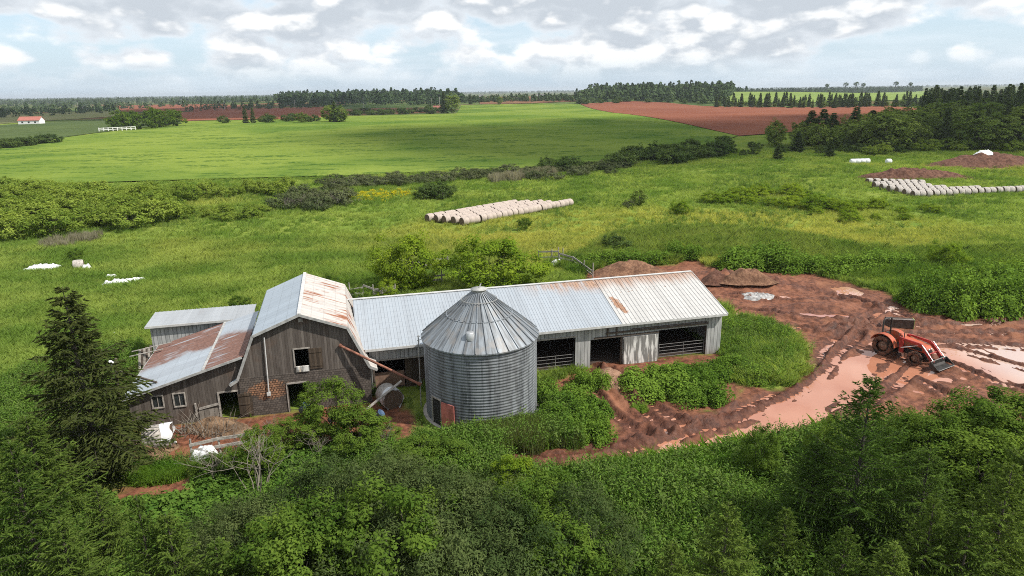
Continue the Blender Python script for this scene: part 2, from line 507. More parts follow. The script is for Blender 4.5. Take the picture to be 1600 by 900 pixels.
def bare_mesh(seed, H, R, n=16, depth=3, r0=.03):
    rng = np.random.default_rng(seed); mb = MB()
    def grow(p, d, L, r, k):
        q = p + d*L*.5 + rng.normal(0, .06*L, 3); e = q + (d+rng.normal(0, .12, 3))*L*.5
        mb.tube([p, q, e], [r, r*.75, r*.45], 4 if k else 5, caps=False)
        if k < depth:
            for j in range(3 if k else 4):
                t = rng.uniform(.4, 1)
                b = q*(1-t)+e*t if t > .5 else q
                dd = d + rng.normal(0, .5, 3); dd[2] = abs(dd[2])*.8+.15; dd /= np.linalg.norm(dd)
                grow(b, dd, L*rng.uniform(.45, .7), max(.005, r*.5), k+1)
    for i in range(n):
        a = rng.uniform(0, 2*PI); s = R*.25*rng.uniform()
        d = np.array([math.cos(a)*rng.uniform(.1, .7)*R/H, math.sin(a)*rng.uniform(.1, .7)*R/H, 1.]); d /= np.linalg.norm(d)
        grow(np.array([math.cos(a)*s, math.sin(a)*s, -.1]), d, H*rng.uniform(.35, .55), r0*rng.uniform(.6, 1.1), 1 if n > 5 else 0)
    o = mb.build('bare', TWIG); me = o.data; bpy.data.objects.remove(o)
    return me
def plant(name, meshes, loc, rz=None, sc=1, label=None, cat='tree', group=None, parts=('crown', 'trunk')):
    """one tree or shrub: an empty with its crown and trunk"""
    rz = random.uniform(0, 6.28) if rz is None else rz
    o = empty(name, loc, rz, label, cat, group)
    o.scale = (sc, sc, sc) if not hasattr(sc, '__len__') else sc
    for pn, me in zip(parts, meshes):
        c = bpy.data.objects.new(pn, me); COL.objects.link(c); c.parent = o
    return o

# ------------------------------------------------------------------ the yard: mud, ruts and puddles
MUD = polyw([(740,716),(800,728),(838,742),(900,742),(1000,726),(1120,713),(1250,684),(1330,668),(1420,668),(1500,665),(1620,660),(1700,640),(1700,486),
             (1600,488),(1500,490),(1428,488),(1395,458),(1330,440),(1290,432),(1260,418),(1180,420),(1110,414),(1080,398),(1050,412),(960,410),(910,425),(900,455),(1020,462),(1120,478),
             (1150,497),(1200,503),(1248,528),(1262,552),(1250,580),(1215,606),(1165,604),(1140,622),(1095,640),(1040,634),(985,606),(962,578),(925,566),(925,600),(950,640),(944,685),(885,698),(800,708)])
MUD2 = polyw([(150,775),(215,752),(312,738),(308,765),(240,790),(165,806)])
MUD4 = polyw([(846,606),(930,566),(1127,548),(1165,606),(1140,644),(1000,650),(960,695),(905,690),(890,660)])
MUD3 = polyw([(205,690),(215,668),(280,660),(375,648),(470,638),(570,616),(650,640),(660,690),(590,712),(440,706),(330,728),(235,726)])
PUD = [  # outline, depth, ripple of the bed, streak direction
    (polyw([(842,738),(900,722),(1000,700),(1080,682),(1180,648),(1250,612),(1300,575),(1340,548),(1385,535),(1400,560),(1370,590),(1330,625),(1270,664),(1130,704),(1000,722),(900,738)]), .25, .10, 0),
    (polyw([(1480,535),(1620,540),(1660,600),(1600,608),(1540,590),(1500,575),(1470,555)]), .15, .24, 1),
    (polyw([(1375,474),(1420,474),(1416,492),(1370,490)]), .14, .05, 0),
    (polyw([(1300,444),(1340,446),(1352,460),(1330,462),(1305,456)]), .14, .06, 0),
    (polyw([(1205,478),(1260,482),(1330,490),(1300,498),(1220,490)]), .14, .08, 0),
    (polyw([(1390,556),(1450,566),(1480,592),(1420,600),(1385,580)]), .14, .10, 0),
    (polyw([(1010,640),(1030,640),(1065,668),(1040,672)]), .16, .05, 0),
    (polyw([(1400,270),(1425,272),(1400,280)]), .0, .0, 0),
]
TRACKS = [
    [(780,718),(900,708),(960,695),(1050,670),(1150,641),(1220,610),(1268,576),(1290,545),(1325,518),(1400,505)],
    [(960,706),(1050,684),(1150,655),(1235,618),(1285,584),(1310,552),(1345,524)],
    [(930,575),(985,625),(1040,676)], [(950,580),(1015,630),(1070,664)], [(925,610),(960,650),(1010,684)],
    [(1378,552),(1340,580),(1290,625),(1180,668)], [(1432,572),(1395,608),(1330,648),(1290,668)], [(1415,556),(1375,590),(1310,640)],
    [(1470,560),(1540,590),(1620,614)], [(1500,545),(1560,562),(1660,590)], [(1450,535),(1520,536),(1640,545)], [(1430,590),(1500,625),(1600,640)],
    [(1130,478),(1250,494),(1400,508),(1520,506),(1640,502)], [(1130,494),(1260,512),(1400,520),(1530,520),(1640,520)], [(1140,458),(1240,470),(1330,468),(1420,496)],
    [(1100,430),(1180,442),(1280,452),(1370,480)], [(1440,500),(1520,496),(1640,490)], [(1290,520),(1350,500),(1390,480)],
]
def lines(segs):
    out = [segs[0][0]]
    for a, b, d in segs:
        n = max(1, int(round((b-a)/d)))
        out += list(np.linspace(a, b, n+1)[1:])
    return np.array(out)
def grow(a, d, f, end):
    out = []; x = a
    while abs(x) < end:
        d *= f; x += d; out.append(x)
    return out
gx = lines([(-70, -12, .8), (-12, 50, .16), (50, 100, .7)])
gx = np.array(sorted(list(gx) + grow(100, .8, 1.16, 14000) + grow(-70, -.8, 1.16, 14000)))
gy = lines([(4, 27, .6), (27, 66, .16), (66, 180, .8)])
gy = np.array(sorted(list(gy) + grow(180, .9, 1.05, 16000) + [-8, -30, -120, -500]))
GX, GY = np.meshgrid(gx, gy)
GZ = hbase(GX, GY)
near = (GX > -45) & (GX < 80) & (GY > 15) & (GY < 90)
x, y = GX[near], GY[near]
wob = (fbm(x/1.1, y/1.1, 11, 4)-.5)*2.0
sd = np.minimum(np.minimum(sdist(MUD, x, y), sdist(MUD2, x, y)+.2), np.minimum(sdist(MUD3, x, y)+.1, sdist(MUD4, x, y)+.1)) + wob
m = sstep(.35, -.5, sd)
md = sstep(.2, -1.6, sd)
hm = .20*(fbm(x/4, y/4, 21, 3)-.5) + .30*(fbm(x/.8, y/.8, 23, 5)-.5) + .10*(vnoise(x/.36, y/.36, 27)-.5) + .03
wet = np.zeros_like(x); tread = np.zeros_like(x); calm = np.zeros_like(x)
sdir = g2(1600, 598)-g2(1480, 545); sdir /= np.linalg.norm(sdir)
a_ = x*sdir[0]+y*sdir[1]; b_ = -x*sdir[1]+y*sdir[0]
streak = fbm(a_/4.2, b_/.42, 41, 4)-.5
for poly, dep, rip, st in PUD:
    d = sdist(poly, x, y) + (fbm(x/1.3, y/1.3, 31, 4)-.5)*2.4
    k = sstep(.8, -.9, d)
    bed = -dep + rip*(2.4*streak if st else 1.5*(fbm(x/1.2, y/1.2, 33, 4)-.5))
    hm = hm*(1-k) + bed*k
    wet = np.maximum(wet, sstep(2.0, -.5, d)); calm = np.maximum(calm, k if not st else k*.3)
for i, tr in enumerate(TRACKS):
    P = smooth_path([g2(*p) for p in tr], 5)
    d, o, s = pathdist(P, x, y)
    ao = np.abs(o); fade = .55+.45*vnoise(s/2.5, s*0, 50+i)
    w = sstep(.46, .32, d)
    hm = hm + (-.17*w + .28*sstep(.28, .46, d)*sstep(1.05, .55, d)*(.2+1.5*fbm(s/.5, o*0, 60+i, 2)))*fade*(1-.55*calm)
    hm = hm + w*.15*(np.sin(2*PI*(s/.52+ao*1.4)) > .0)*fade*(1-.5*calm)
    tread = np.maximum(tread, sstep(.8, .3, d))
GZ[near] = GZ[near]*(1-m) + m*0 + hm*md + .03*(1-md)*m
def bumpadd(px, py, hgt, sx, sy, sd_):
    c = g2(px, py); xx, yy = GX[near], GY[near]
    g = gauss(xx, yy, c[0], c[1], sx, sy)
    z = GZ[near] + g*hgt*(.65+.7*fbm(xx/.9, yy/.9, sd_, 4))
    GZ[near] = z
bumpadd(1172, 440, .9, 3.2, 1.6, 71)
bumpadd(1110, 436, .5, 2.2, 1.3, 72)
bumpadd(1282, 478, .45, 2.2, 1.0, 73)
bumpadd(1320, 510, .15, 2.2, 1.5, 74)
nx, ny = len(gx), len(gy)
V = np.stack([GX, GY, GZ], -1).reshape(-1, 3)
ii = (np.arange(ny-1)[:, None]*nx + np.arange(nx-1)[None, :]).ravel()
Fq = np.stack([ii, ii+1, ii+1+nx, ii+nx], 1)
mudA = np.zeros(GX.shape); mudA[near] = m
wetA = np.zeros(GX.shape); wetA[near] = np.clip(.55*wet + .9*tread, 0, 1)
t = NT('ground')
co = t.coord('World')
n1 = t.noise(co, .35, 5); n2 = t.noise(co, 2.2, 6, .65); n3 = t.noise(co, .12, 4)
soil = t.mix(t.ramp(n2, .3, .7), (.075, .027, .015), (.245, .098, .054))
soil = t.mix(t.ramp(n1, .52, .68), soil, (.235, .100, .054))
soil = t.mix(t.math('MULTIPLY', t.attr('wet'), .85), soil, t.mix(t.ramp(n2, .35, .7), (.045, .015, .009), (.120, .045, .026)))
gr = t.mix(t.ramp(n3, .35, .65), (.130, .195, .032), (.200, .245, .048))
gr = t.mix(t.ramp(n2, .45, .75), gr, (.060, .095, .024))
fl = t.noise(t.coord('World', (.004, .012, .01)), 1., 3)
farland = t.mix(t.ramp(fl, .42, .5), (.050, .080, .028), t.mix(t.ramp(fl, .55, .60), (.095, .125, .045), (.15, .075, .05)))
gr = t.mix(t.ramp(t.sep(co)[1], 480., 700.), gr, farland)
c = t.mix(t.attr('mud'), gr, soil)
ro = t.math('SUBTRACT', .92, t.math('MULTIPLY', t.attr('mud'), t.math('ADD', t.ramp(t.noise(co, .9, 4), .35, .65, .05, .30), t.math('MULTIPLY', t.attr('wet'), .18))))
GROUND_MAT = t.pbr(c, ro, 0, t.math('MULTIPLY', t.attr('mud'), .25), t.bump(t.noise(co, 3.2, 6, .7), .8, .14))
link('ground', fast_mesh('ground', V, Fq, GROUND_MAT, True, {'mud': mudA.ravel(), 'wet': wetA.ravel()}))['kind'] = 'structure'
_iy = lambda yy: int(np.clip(np.searchsorted(gy, yy), 1, ny-1))
def hz(xx, yy):
    """height of the ground as built"""
    j = _iy(yy); i = int(np.clip(np.searchsorted(gx, xx), 1, nx-1))
    fx = (xx-gx[i-1])/(gx[i]-gx[i-1]); fy = (yy-gy[j-1])/(gy[j]-gy[j-1])
    return float((GZ[j-1,i-1]*(1-fx)+GZ[j-1,i]*fx)*(1-fy) + (GZ[j,i-1]*(1-fx)+GZ[j,i]*fx)*fy)
def on(px, py, dz=0.):
    p = gp(px, py); return (p[0], p[1], hz(p[0], p[1])+dz)
def sheet(name, poly, mat, dz, spacing):
    """a field laid over the ground"""
    from mathutils.geometry import delaunay_2d_cdt
    P = np.asarray(poly); dense = []
    for a, b in zip(P, np.roll(P, -1, 0)):
        n = max(1, int(np.hypot(*(b-a))/spacing))
        for k in range(n): dense.append(a+(b-a)*k/n)
    dense = np.array(dense)
    x0, y0 = dense.min(0); x1, y1 = dense.max(0)
    X, Y = np.meshgrid(np.arange(x0, x1, spacing), np.arange(y0, y1, spacing))
    X, Y = X.ravel(), Y.ravel(); k = sdist(dense, X, Y) < -spacing*.4
    pts = np.concatenate([dense, np.stack([X[k], Y[k]], 1)])
    e = [(i, (i+1) % len(dense)) for i in range(len(dense))]
    r = delaunay_2d_cdt([Vector(p) for p in pts], e, [list(range(len(dense)))], 1, 1e-4)
    vs = np.array([(v.x, v.y) for v in r[0]])
    z = hbase(vs[:, 0], vs[:, 1])
    me = fast_mesh(name, np.column_stack([vs, z+dz]), [tuple(f) for f in r[2]], mat, True)
    o = link(name, me); o['kind'] = 'structure'
    return o
t = NT('muddy_water')
co = t.coord('World')
c = t.mix(t.ramp(t.noise(co, .18, 3), .4, .65), (.42, .190, .118), (.36, .145, .084))
c = t.mix(t.ramp(t.sep(co)[0], 33., 37.), c, (.50, .36, .295))  # pale sky reflection on the right-hand water, painted into its base colour
t.pbr(c, .03, 0, .8, t.bump(t.noise(co, 3.5, 3), .03, .02))
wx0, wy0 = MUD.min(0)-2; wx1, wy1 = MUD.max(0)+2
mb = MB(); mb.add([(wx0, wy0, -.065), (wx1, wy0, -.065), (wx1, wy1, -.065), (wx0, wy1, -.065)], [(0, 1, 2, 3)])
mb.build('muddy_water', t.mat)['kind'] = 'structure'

# ------------------------------------------------------------------ fields
def fieldmat(name, a, b, dark, fine=1.2, streak=0., bs=.12):
    t = NT(name); co = t.coord('World')
    n1 = t.noise(co, .012, 4, .6, .4); n2 = t.noise(co, .5, 6, .7)
    c = t.mix(t.ramp(n1, .36, .60), a, b)
    dk = t.noise(t.coord('World', (.045, .16, .1)), 1., 6, .7)
    spot = t.math('MULTIPLY', t.ramp(dk, .47, .60), t.ramp(n2, .44, .56))
    c = t.mix(t.math('MULTIPLY', spot, .9), c, dark)
    c = t.mix(t.ramp(t.noise(co, fine, 5, .7), .35, .75, 0, .4), c, dark)
    return t.pbr(c, .95, 0, 0., t.bump(n2, bs, .2))
CROP = fieldmat('crop', (.105, .168, .030), (.195, .250, .048), (.042, .090, .018), 1.6, 0., .5)
RED = fieldmat('red_soil', (.195, .076, .050), (.235, .096, .060), (.155, .060, .041), .7)
BROWN = fieldmat('brown_soil', (.165, .085, .055), (.20, .11, .065), (.10, .07, .04), .3)
PALE = fieldmat('pale_green', (.17, .23, .065), (.20, .26, .075), (.13, .19, .05), .3)
TAN = fieldmat('tan_field', (.24, .22, .11), (.19, .20, .09), (.14, .15, .06), .3)
OLIVE = fieldmat('olive_field', (.07, .10, .04), (.09, .12, .045), (.05, .07, .03), .3)
sheet('crop_field', polyw([(-350,330),(0,292),(100,288),(300,282),(540,276),(700,268),(850,263),(960,252),(1050,238),(1120,223),(1153,213.5),(1020,185),(905,163),(850,162),(720,165),(712,178),(550,182),(420,190),(300,195),(150,210),(0,232),(-350,282)]), CROP, .3, 16)
sheet('ploughed_field', polyw([(907,162.5),(1022,184.5),(1155,213),(1250,206),(1330,192),(1400,181),(1440,170),(1392,165.5),(1250,168),(1100,166),(1040,160.5),(980,158)]), RED, .25, 18)
sheet('pale_field', polyw([(1118,160),(1116,152),(1200,148.5),(1330,146.5),(1462,142),(1485,151),(1400,157),(1290,160),(1200,162)]), PALE, .5, 40)
sheet('far_ploughed_field', polyw([(262,177),(350,171),(440,168.5),(520,166.5),(505,186),(400,187),(300,189),(285,190)]), RED, .3, 25)
sheet('stubble_field', polyw([(530,171),(600,169),(690,168),(690,176),(600,179),(535,180)]), BROWN, .3, 25)
sheet('far_red_strip', polyw([(180,165),(290,163),(385,166),(380,173),(190,175)]), RED, .4, 40)
sheet('far_brown_field', polyw([(742,153),(900,151),(912,158),(830,162),(750,163)]), BROWN, .5, 40)
PUDM = flat('pale_puddle', (.55, .47, .40), .08, 0, .15, .3)
sheet('far_puddle', polyw([(1408,279.5),(1440,277),(1468,278.5),(1450,281),(1425,282)]), PUDM, .12, 4)
sheet('tan_strip', polyw([(-150,186),(0,178),(180,173),(180,182),(60,190),(-150,204)]), TAN, .3, 25)
OL_ = sheet('olive_field', polyw([(-150,206),(60,192),(185,184),(262,184),(285,193),(150,208),(0,229),(-150,250)]), OLIVE, .22, 20)
# ------------------------------------------------------------------ building frame
TH = rad(14); FO = np.array([-23.72, 38.48, 0.])
FU = np.array([math.cos(TH), math.sin(TH), 0]); FV = np.array([-math.sin(TH), math.cos(TH), 0])
def bw(u, v, z=0.):
    return tuple(FO + FU*u + FV*v + np.array([0, 0, z]))
def onv(px, py, v):
    """photo pixel on the upright plane at depth v of the farm frame -> (u, v, z)"""
    d = ray(px, py); p0 = FO+FV*v
    p = CAMP + d*(((p0-CAMP)@FV)/(d@FV)); q = p-FO
    return (float(q@FU), v, float(p[2]))
class Bld:
    """a building: parts are written in farm coordinates and hang under one empty"""
    def __init__(s, name, u0, v0, label, cat, z0=0.):
        s.o = (u0, v0, z0); s.root = empty(name, bw(u0, v0, z0), TH, label, cat)
    def part(s, name, mb, mats, parent=None, label=None, bevel=0):
        o = mb.build(name, mats, parent or s.root, None, bevel)
        if parent is None: o.location = (-s.o[0], -s.o[1], -s.o[2])
        if label: o['label'] = label
        return o
def boards(name, a, b, pitch=.19, ax=0, warm=None, gapcol=(.02, .016, .013), wear=.5, stripes=True):
    t = NT(name); co = t.coord('Object'); x = t.sep(co)[ax]; z = t.sep(co)[2]
    q = t.math('DIVIDE', x, pitch); fl = t.math('FLOOR', q); fr = t.math('FRACT', q)
    wn = t.n('ShaderNodeTexWhiteNoise', noise_dimensions='1D'); t.set(wn.inputs['W'], fl)
    per = wn.outputs[0]
    sc = [7., 7., 7.]; sc[2] = .7
    st = t.noise(t.coord('Object', tuple(sc)), 1., 6, .65)
    big = t.noise(co, .55, 4)
    f = t.math('ADD', t.math('MULTIPLY', per, .28), t.math('MULTIPLY', st, .75))
    c = t.mix(t.ramp(f, .3, .85), a, b)
    if warm: c = t.mix(t.ramp(big, .52, .7, 0, .8), c, warm)
    c = t.mix(t.ramp(t.noise(t.coord('Object', (3, 3, .8)), 1., 6, .7), .52, .72, 0, wear), c, tuple(v*.4 for v in a))
    gap = t.math('LESS_THAN', fr, .07)
    if stripes: c = t.mix(t.math('MULTIPLY', gap, .85), c, gapcol)
    h = t.math('SUBTRACT', t.math('MULTIPLY', st, .4), gap)
    return t.pbr(c, .9, 0, .2, t.bump(h, .6, .02))
def sheetmetal(name, base, rust, mask=None, run='y', pitch=.6, metal=.35, rough=.48, amount=(.55, .72), white=None, nails=.75):
    """weathered roofing: streaks run down the slope, rust where mask says"""
    t = NT(name); co = t.coord('Object'); X = t.sep(co)
    s = (3.2, .28, .5) if run == 'y' else (.35, 3.0, 1.)
    st = t.noise(t.coord('Object', s), 1., 5, .6); pt = t.noise(co, .5, 4); fine = t.noise(co, 5., 5, .7)
    ac = X[0] if run == 'y' else X[1]; al = X[1] if run == 'y' else X[0]
    wn = t.n('ShaderNodeTexWhiteNoise', noise_dimensions='1D'); t.set(wn.inputs['W'], t.math('FLOOR', t.math('DIVIDE', ac, pitch)))
    c = t.mix(t.math('MULTIPLY', wn.outputs[0], .55), base, tuple(v*.80 for v in base))
    c = t.mix(t.ramp(st, .45, .75, 0, .35), c, tuple(v*.62 for v in base))
    if white: c = t.mix(t.ramp(pt, .45, .65, 0, .7), c, white)
    nl = t.math('LESS_THAN', t.math('FRACT', t.math('DIVIDE', al, nails)), .05)
    c = t.mix(t.math('MULTIPLY', nl, .35), c, tuple(v*.45 for v in base))
    f = t.ramp(t.math('ADD', t.math('MULTIPLY', st, .65), t.math('MULTIPLY', pt, .35)), *amount)
    if mask is not None: f = t.math('MULTIPLY', f, mask(t, X, fine, pt, st))
    c = t.mix(f, c, t.mix(t.ramp(fine, .3, .7), rust, tuple(v*.55 for v in rust)))
    me = t.math('MULTIPLY', t.math('SUBTRACT', 1., f), metal)
    return t.pbr(c, t.math('ADD', t.math('MULTIPLY', f, .35), rough), me, .5, t.bump(fine, .12, .01))
WOOD = boards('weathered_boards', (.080, .067, .058), (.170, .148, .130), .17, 0, (.11, .078, .06))
WOOD_S = boards('weathered_boards_side', (.07, .06, .05), (.17, .15, .13), .19, 1)
WOOD_D = boards('dark_boards', (.050, .038, .028), (.115, .085, .06), .16, 0)
BOARD = flat('grey_board', (.30, .275, .245), .85, sc=5, var=.35)
BOARD_D = flat('dark_timber', (.085, .066, .052), .9, sc=5, var=.35)
BROWN_PLY = flat('brown_panel', (.22, .135, .095), .85, sc=2)
BLACK = flat('black_rubber', (.018, .017, .016), .7)
t = NT('old_shingles')
co = t.coord('Object'); X = t.sep(co)
br = t.n('ShaderNodeTexBrick'); jx = t.math('ADD', X[0], t.math('MULTIPLY', t.noise(co, 6., 2), .10)); jz = t.math('ADD', X[2], t.math('MULTIPLY', t.noise(co, 3., 3), .09)); t.set(br.inputs['Vector'], t.comb(jx, jz, 0.)); br.offset = .5
br.inputs['Scale'].default_value = 1.; br.inputs['Brick Width'].default_value = .19; br.inputs['Row Height'].default_value = .15
br.inputs['Mortar Size'].default_value = .012; br.inputs['Color1'].default_value = (.135, .114, .098, 1); br.inputs['Color2'].default_value = (.080, .068, .060, 1); br.inputs['Mortar'].default_value = (.035, .029, .025, 1)
br2 = t.n('ShaderNodeTexBrick'); t.set(br2.inputs['Vector'], t.comb(jx, jz, 0.)); br2.offset = .5
br2.inputs['Scale'].default_value = 1.; br2.inputs['Brick Width'].default_value = .19; br2.inputs['Row Height'].default_value = .15
br2.inputs['Mortar Size'].default_value = .018; br2.inputs['Color1'].default_value = (.38, .20, .115, 1); br2.inputs['Color2'].default_value = (.22, .125, .08, 1); br2.inputs['Mortar'].default_value = (.03, .02, .015, 1)
d = t.math('ADD', t.math('POWER', t.math('DIVIDE', t.math('SUBTRACT', X[0], 8.2), 1.35), 2.), t.math('POWER', t.math('DIVIDE', t.math('SUBTRACT', X[2], 1.75), .62), 2.))
d = t.math('ADD', d, t.math('MULTIPLY', t.math('SUBTRACT', t.noise(co, 4., 4), .5), 3.))
c = t.mix(t.ramp(d, .7, 1.2, 1., 0.), br.outputs[0], br2.outputs[0])
c = t.mix(t.ramp(t.noise(co, .9, 5), .5, .7, 0, .5), c, (.05, .042, .036))
SHINGLE = t.pbr(c, .9, 0, .2, t.bump(br.outputs['Fac'], -.6, .03))
t = NT('dirty_glass'); GLASS = t.pbr((.03, .035, .035), .15, 0, .6)
RUSTC = (.245, .100, .055)
M_ROOF_L = sheetmetal('pale_blue_roofing', (.40, .455, .51), RUSTC, lambda t, X, fi, pt, st: .10, 'x', .8)
M_ROOF_R = sheetmetal('rusty_white_roofing', (.50, .47, .44), (.33, .125, .06), None, 'x', .55, .15, .5, (.515, .615))
def lean_mask(t, X, fi, pt, st):
    u, v = X[0], X[1]
    v2 = t.math('ADD', v, t.math('MULTIPLY', t.math('SUBTRACT', pt, .5), 5.))
    lo = t.math('LESS_THAN', u, 4.55); hi = t.math('SUBTRACT', 1., lo)
    a = t.math('MULTIPLY', lo, t.ramp(v2, 3.6, 5.2)); b = t.math('MULTIPLY', hi, t.ramp(v2, 6.3, 4.6))
    return t.math('ADD', t.math('ADD', a, b), .08, clamp=True)
M_ROOF_LEAN = sheetmetal('patchy_rusted_roofing', (.42, .47, .52), (.22, .115, .088), lean_mask, 'x', .65, .3, .48, (.30, .48))
M_ROOF_GREY = sheetmetal('grey_roofing', (.41, .43, .45), RUSTC, lambda t, X, fi, pt, st: .1, 'y', .8)
def shed_mask(t, X, fi, pt, st):
    return t.math('ADD', t.math('MULTIPLY', t.ramp(t.math('ADD', X[1], t.math('MULTIPLY', pt, 2.2)), 6.0, 7.6), t.ramp(X[0], 26, 30)), .05, clamp=True)
M_SHED_A = sheetmetal('old_bluish_roofing', (.40, .445, .49), (.40, .25, .17), shed_mask, 'y', .7, .3, .46, (.30, .55), None, .62)
def shed_mask_b(t, X, fi, pt, st):
    u, v = X[0], X[1]
    top = t.math('MULTIPLY', t.ramp(t.math('ADD', v, t.math('MULTIPLY', st, 2.4)), 6.2, 8.0), .8)
    du = t.math('SUBTRACT', u, 33.65); dv = t.math('SUBTRACT', v, 3.3)
    w = t.math('MULTIPLY', t.math('SUBTRACT', fi, .5), .9)
    k = t.math('ADD', t.math('ABSOLUTE', t.math('ADD', t.math('ADD', du, t.math('MULTIPLY', dv, .18)), w)), t.math('MULTIPLY', t.math('ABSOLUTE', dv), .16))
    blot = t.math('MULTIPLY', t.ramp(k, .42, .20), t.ramp(t.math('ABSOLUTE', dv), 1.2, .9))
    sp = t.math('MULTIPLY', t.ramp(t.math('ABSOLUTE', t.math('SUBTRACT', v, 5.05)), .35, .1), t.math('MULTIPLY', t.ramp(fi, .60, .63), t.ramp(u, 39.5, 38.)))
    return t.math('ADD', t.math('MAXIMUM', t.math('MAXIMUM', top, t.math('MULTIPLY', blot, 1.6)), t.math('MULTIPLY', sp, 1.4)), .03, clamp=True)
M_SHED_B = sheetmetal('white_roofing', (.50, .495, .48), (.36, .20, .125), shed_mask_b, 'y', .6, .15, .5, (.12, .36))
TRIM = flat('grey_trim', (.32, .32, .31), .7, sc=3)
TRIM_W = flat('white_trim', (.46, .46, .45), .65, sc=3, var=.15)
def siding(name, a, b, ax=0):
    t = NT(name); co = t.coord('Object'); x = t.sep(co)[ax]
    fr = t.math('FRACT', t.math('DIVIDE', x, .28))
    st = t.noise(t.coord('Object', (4, 4, .5)), 1., 6, .65); z = t.sep(co)[2]
    c = t.mix(t.ramp(st, .35, .65), a, b)
    c = t.mix(t.math('MULTIPLY', t.math('LESS_THAN', fr, .14), .6), c, (.06, .06, .06))
    c = t.mix(t.math('MULTIPLY', t.ramp(t.math('ADD', z, st), 1.1, .2), .7), c, (.13, .08, .055))
    return t.pbr(c, .6, .1, .4, t.bump(t.math('LESS_THAN', fr, .14), .8, .02))
SIDING = siding('grey_metal_siding', (.30, .305, .30), (.46, .46, .45))
SIDING_Y = siding('grey_metal_siding_side', (.36, .365, .36), (.56, .56, .55), 1)
t = NT('peeling_white_paint'); co = t.coord('Object')
n = t.noise(t.coord('Object', (3.2, 1, .55)), 1., 5, .6)
c = t.mix(t.ramp(n, .44, .56), (.20, .195, .185), (.66, .65, .62))
c = t.mix(t.ramp(t.noise(t.coord('Object', (2.2, 1, .4)), 1.3, 4), .6, .72, 0, .5), c, (.55, .42, .25))
fr = t.math('FRACT', t.math('DIVIDE', t.sep(co)[0], .24))
c = t.mix(t.math('MULTIPLY', t.math('LESS_THAN', fr, .08), .8), c, (.09, .085, .08))
PEEL = t.pbr(c, .75, 0, .3)
GALV = flat('galvanised_steel', (.46, .47, .48), .45, .6, sc=4)
RUSTY = flat('rusty_steel', (.235, .10, .065), .8, .2, sc=3, var=.4)
DIRT_IN = flat('dark_earth_floor', (.05, .032, .024), .95)

def panel(mb, A, B, up, m=0, rib=.3, rh=.03, rw=.07, thick=.035):
    """ribbed roofing from edge A-B, swept along the vector up"""
    A, B, up = Vector(A), Vector(B), Vector(up)
    L = (B-A).length; d = (B-A)/L; n = d.cross(up).normalized()
    if n.z < 0: n = -n
    xs = [0.]; hs = [0.]
    k = int(L/rib); o = (L-k*rib)/2
    for i in range(k+1):
        c = o+i*rib
        for dx, h in ((-rw/2, 0), (-rw/4, rh), (rw/4, rh), (rw/2, 0)):
            if 0 < c+dx < L: xs.append(c+dx); hs.append(h)
    xs.append(L); hs.append(0.); N = len(xs)
    V = [A+d*a+n*h for a, h in zip(xs, hs)] + [A+d*a+n*h+up for a, h in zip(xs, hs)]
    mb.add(V, [(i, i+1, i+1+N, i+N) for i in range(N-1)], m)
    W = [A, B, B+up, A+up]; lo = [p-n*thick for p in W]
    mb.add(W+lo, [(4, 5, 6, 7), (0, 1, 5, 4), (1, 2, 6, 5), (2, 3, 7, 6), (3, 0, 4, 7)], m)
FR = lambda v: (lambda a, b, t: (a, v+t, b))       # front planes: (u, z) -> point
SD = lambda u: (lambda a, b, t: (u+t, a, b))       # side planes: (v, z) -> point
rect = lambda a0, a1, b0, b1: [(a0, b0), (a1, b0), (a1, b1), (a0, b1)]

# ---- gambrel barn
B = Bld('gambrel_barn', 10.56, 5., 'old weathered wooden barn with a gambrel roof, between the sloping lean-to and the grain bin', 'barn')
prof = [(6.45, -.1), (14.67, -.1), (14.67, 2.70), (13.42, 5.42), (10.56, 6.56), (7.70, 5.42), (6.45, 2.70)]
mb = MB(); mb.prism([prof, rect(10.02, 10.86, 3.12, 4.28), rect(9.40, 10.52, -.05, 1.95)], FR(0.), .12); fw = B.part('front_wall', mb, WOOD)
mb = MB(); mb.prism([rect(6.48, 14.64, -.1, 2.72), rect(9.36, 10.56, -.05, 1.99)], FR(-.035), .035); B.part('shingle_skirt', mb, SHINGLE)
mb = MB(); mb.prism([prof], FR(9.9), .12); B.part('back_wall', mb, WOOD)
for u in (6.45, 14.55):
    mb = MB(); mb.box(u, u+.12, .125, 9.895, -.1, 2.70); B.part('side_wall', mb, WOOD_S)
V0, V1 = -.32, 10.25
P = [(5.98, 2.50), (6.47, 2.78), (7.67, 5.60), (10.56, 6.74)]
mbL, mbR = MB(), MB()
for (a, b) in zip(P[:-1], P[1:]):
    panel(mbL, (a[0], V0, a[1]), (a[0], V1, a[1]), (b[0]-a[0], 0, b[1]-a[1]), 0, .6)
    ar, br_ = (21.12-a[0], a[1]), (21.12-b[0], b[1])
    panel(mbR, (ar[0], V0, ar[1]), (ar[0], V1, ar[1]), (br_[0]-ar[0], 0, br_[1]-ar[1]), 0, .6)
rl = B.part('roof_slope', mbL, M_ROOF_L, label='pale bluish left slope of the roof'); B.part('roof_slope', mbR, M_ROOF_R, label='white right slope streaked with orange rust')
mb = MB(); mb.bar((10.56, V0-.01, 6.77), (10.56, V1, 6.77), .22, .05); B.part('ridge_cap', mb, TRIM_W)
mb = MB()
for s in (1, -1):
    Q = [(10.56+s*(p[0]-10.56), p[1]) for p in P]
    for a, b in zip(Q[:-1], Q[1:]):
        mb.bar((a[0], V0-.03, a[1]-.06), (b[0], V0-.03, b[1]-.06), .05, .17, 0, (0, 1, 0) if False else (0, 0, 1))
B.part('verge_board', mb, TRIM)
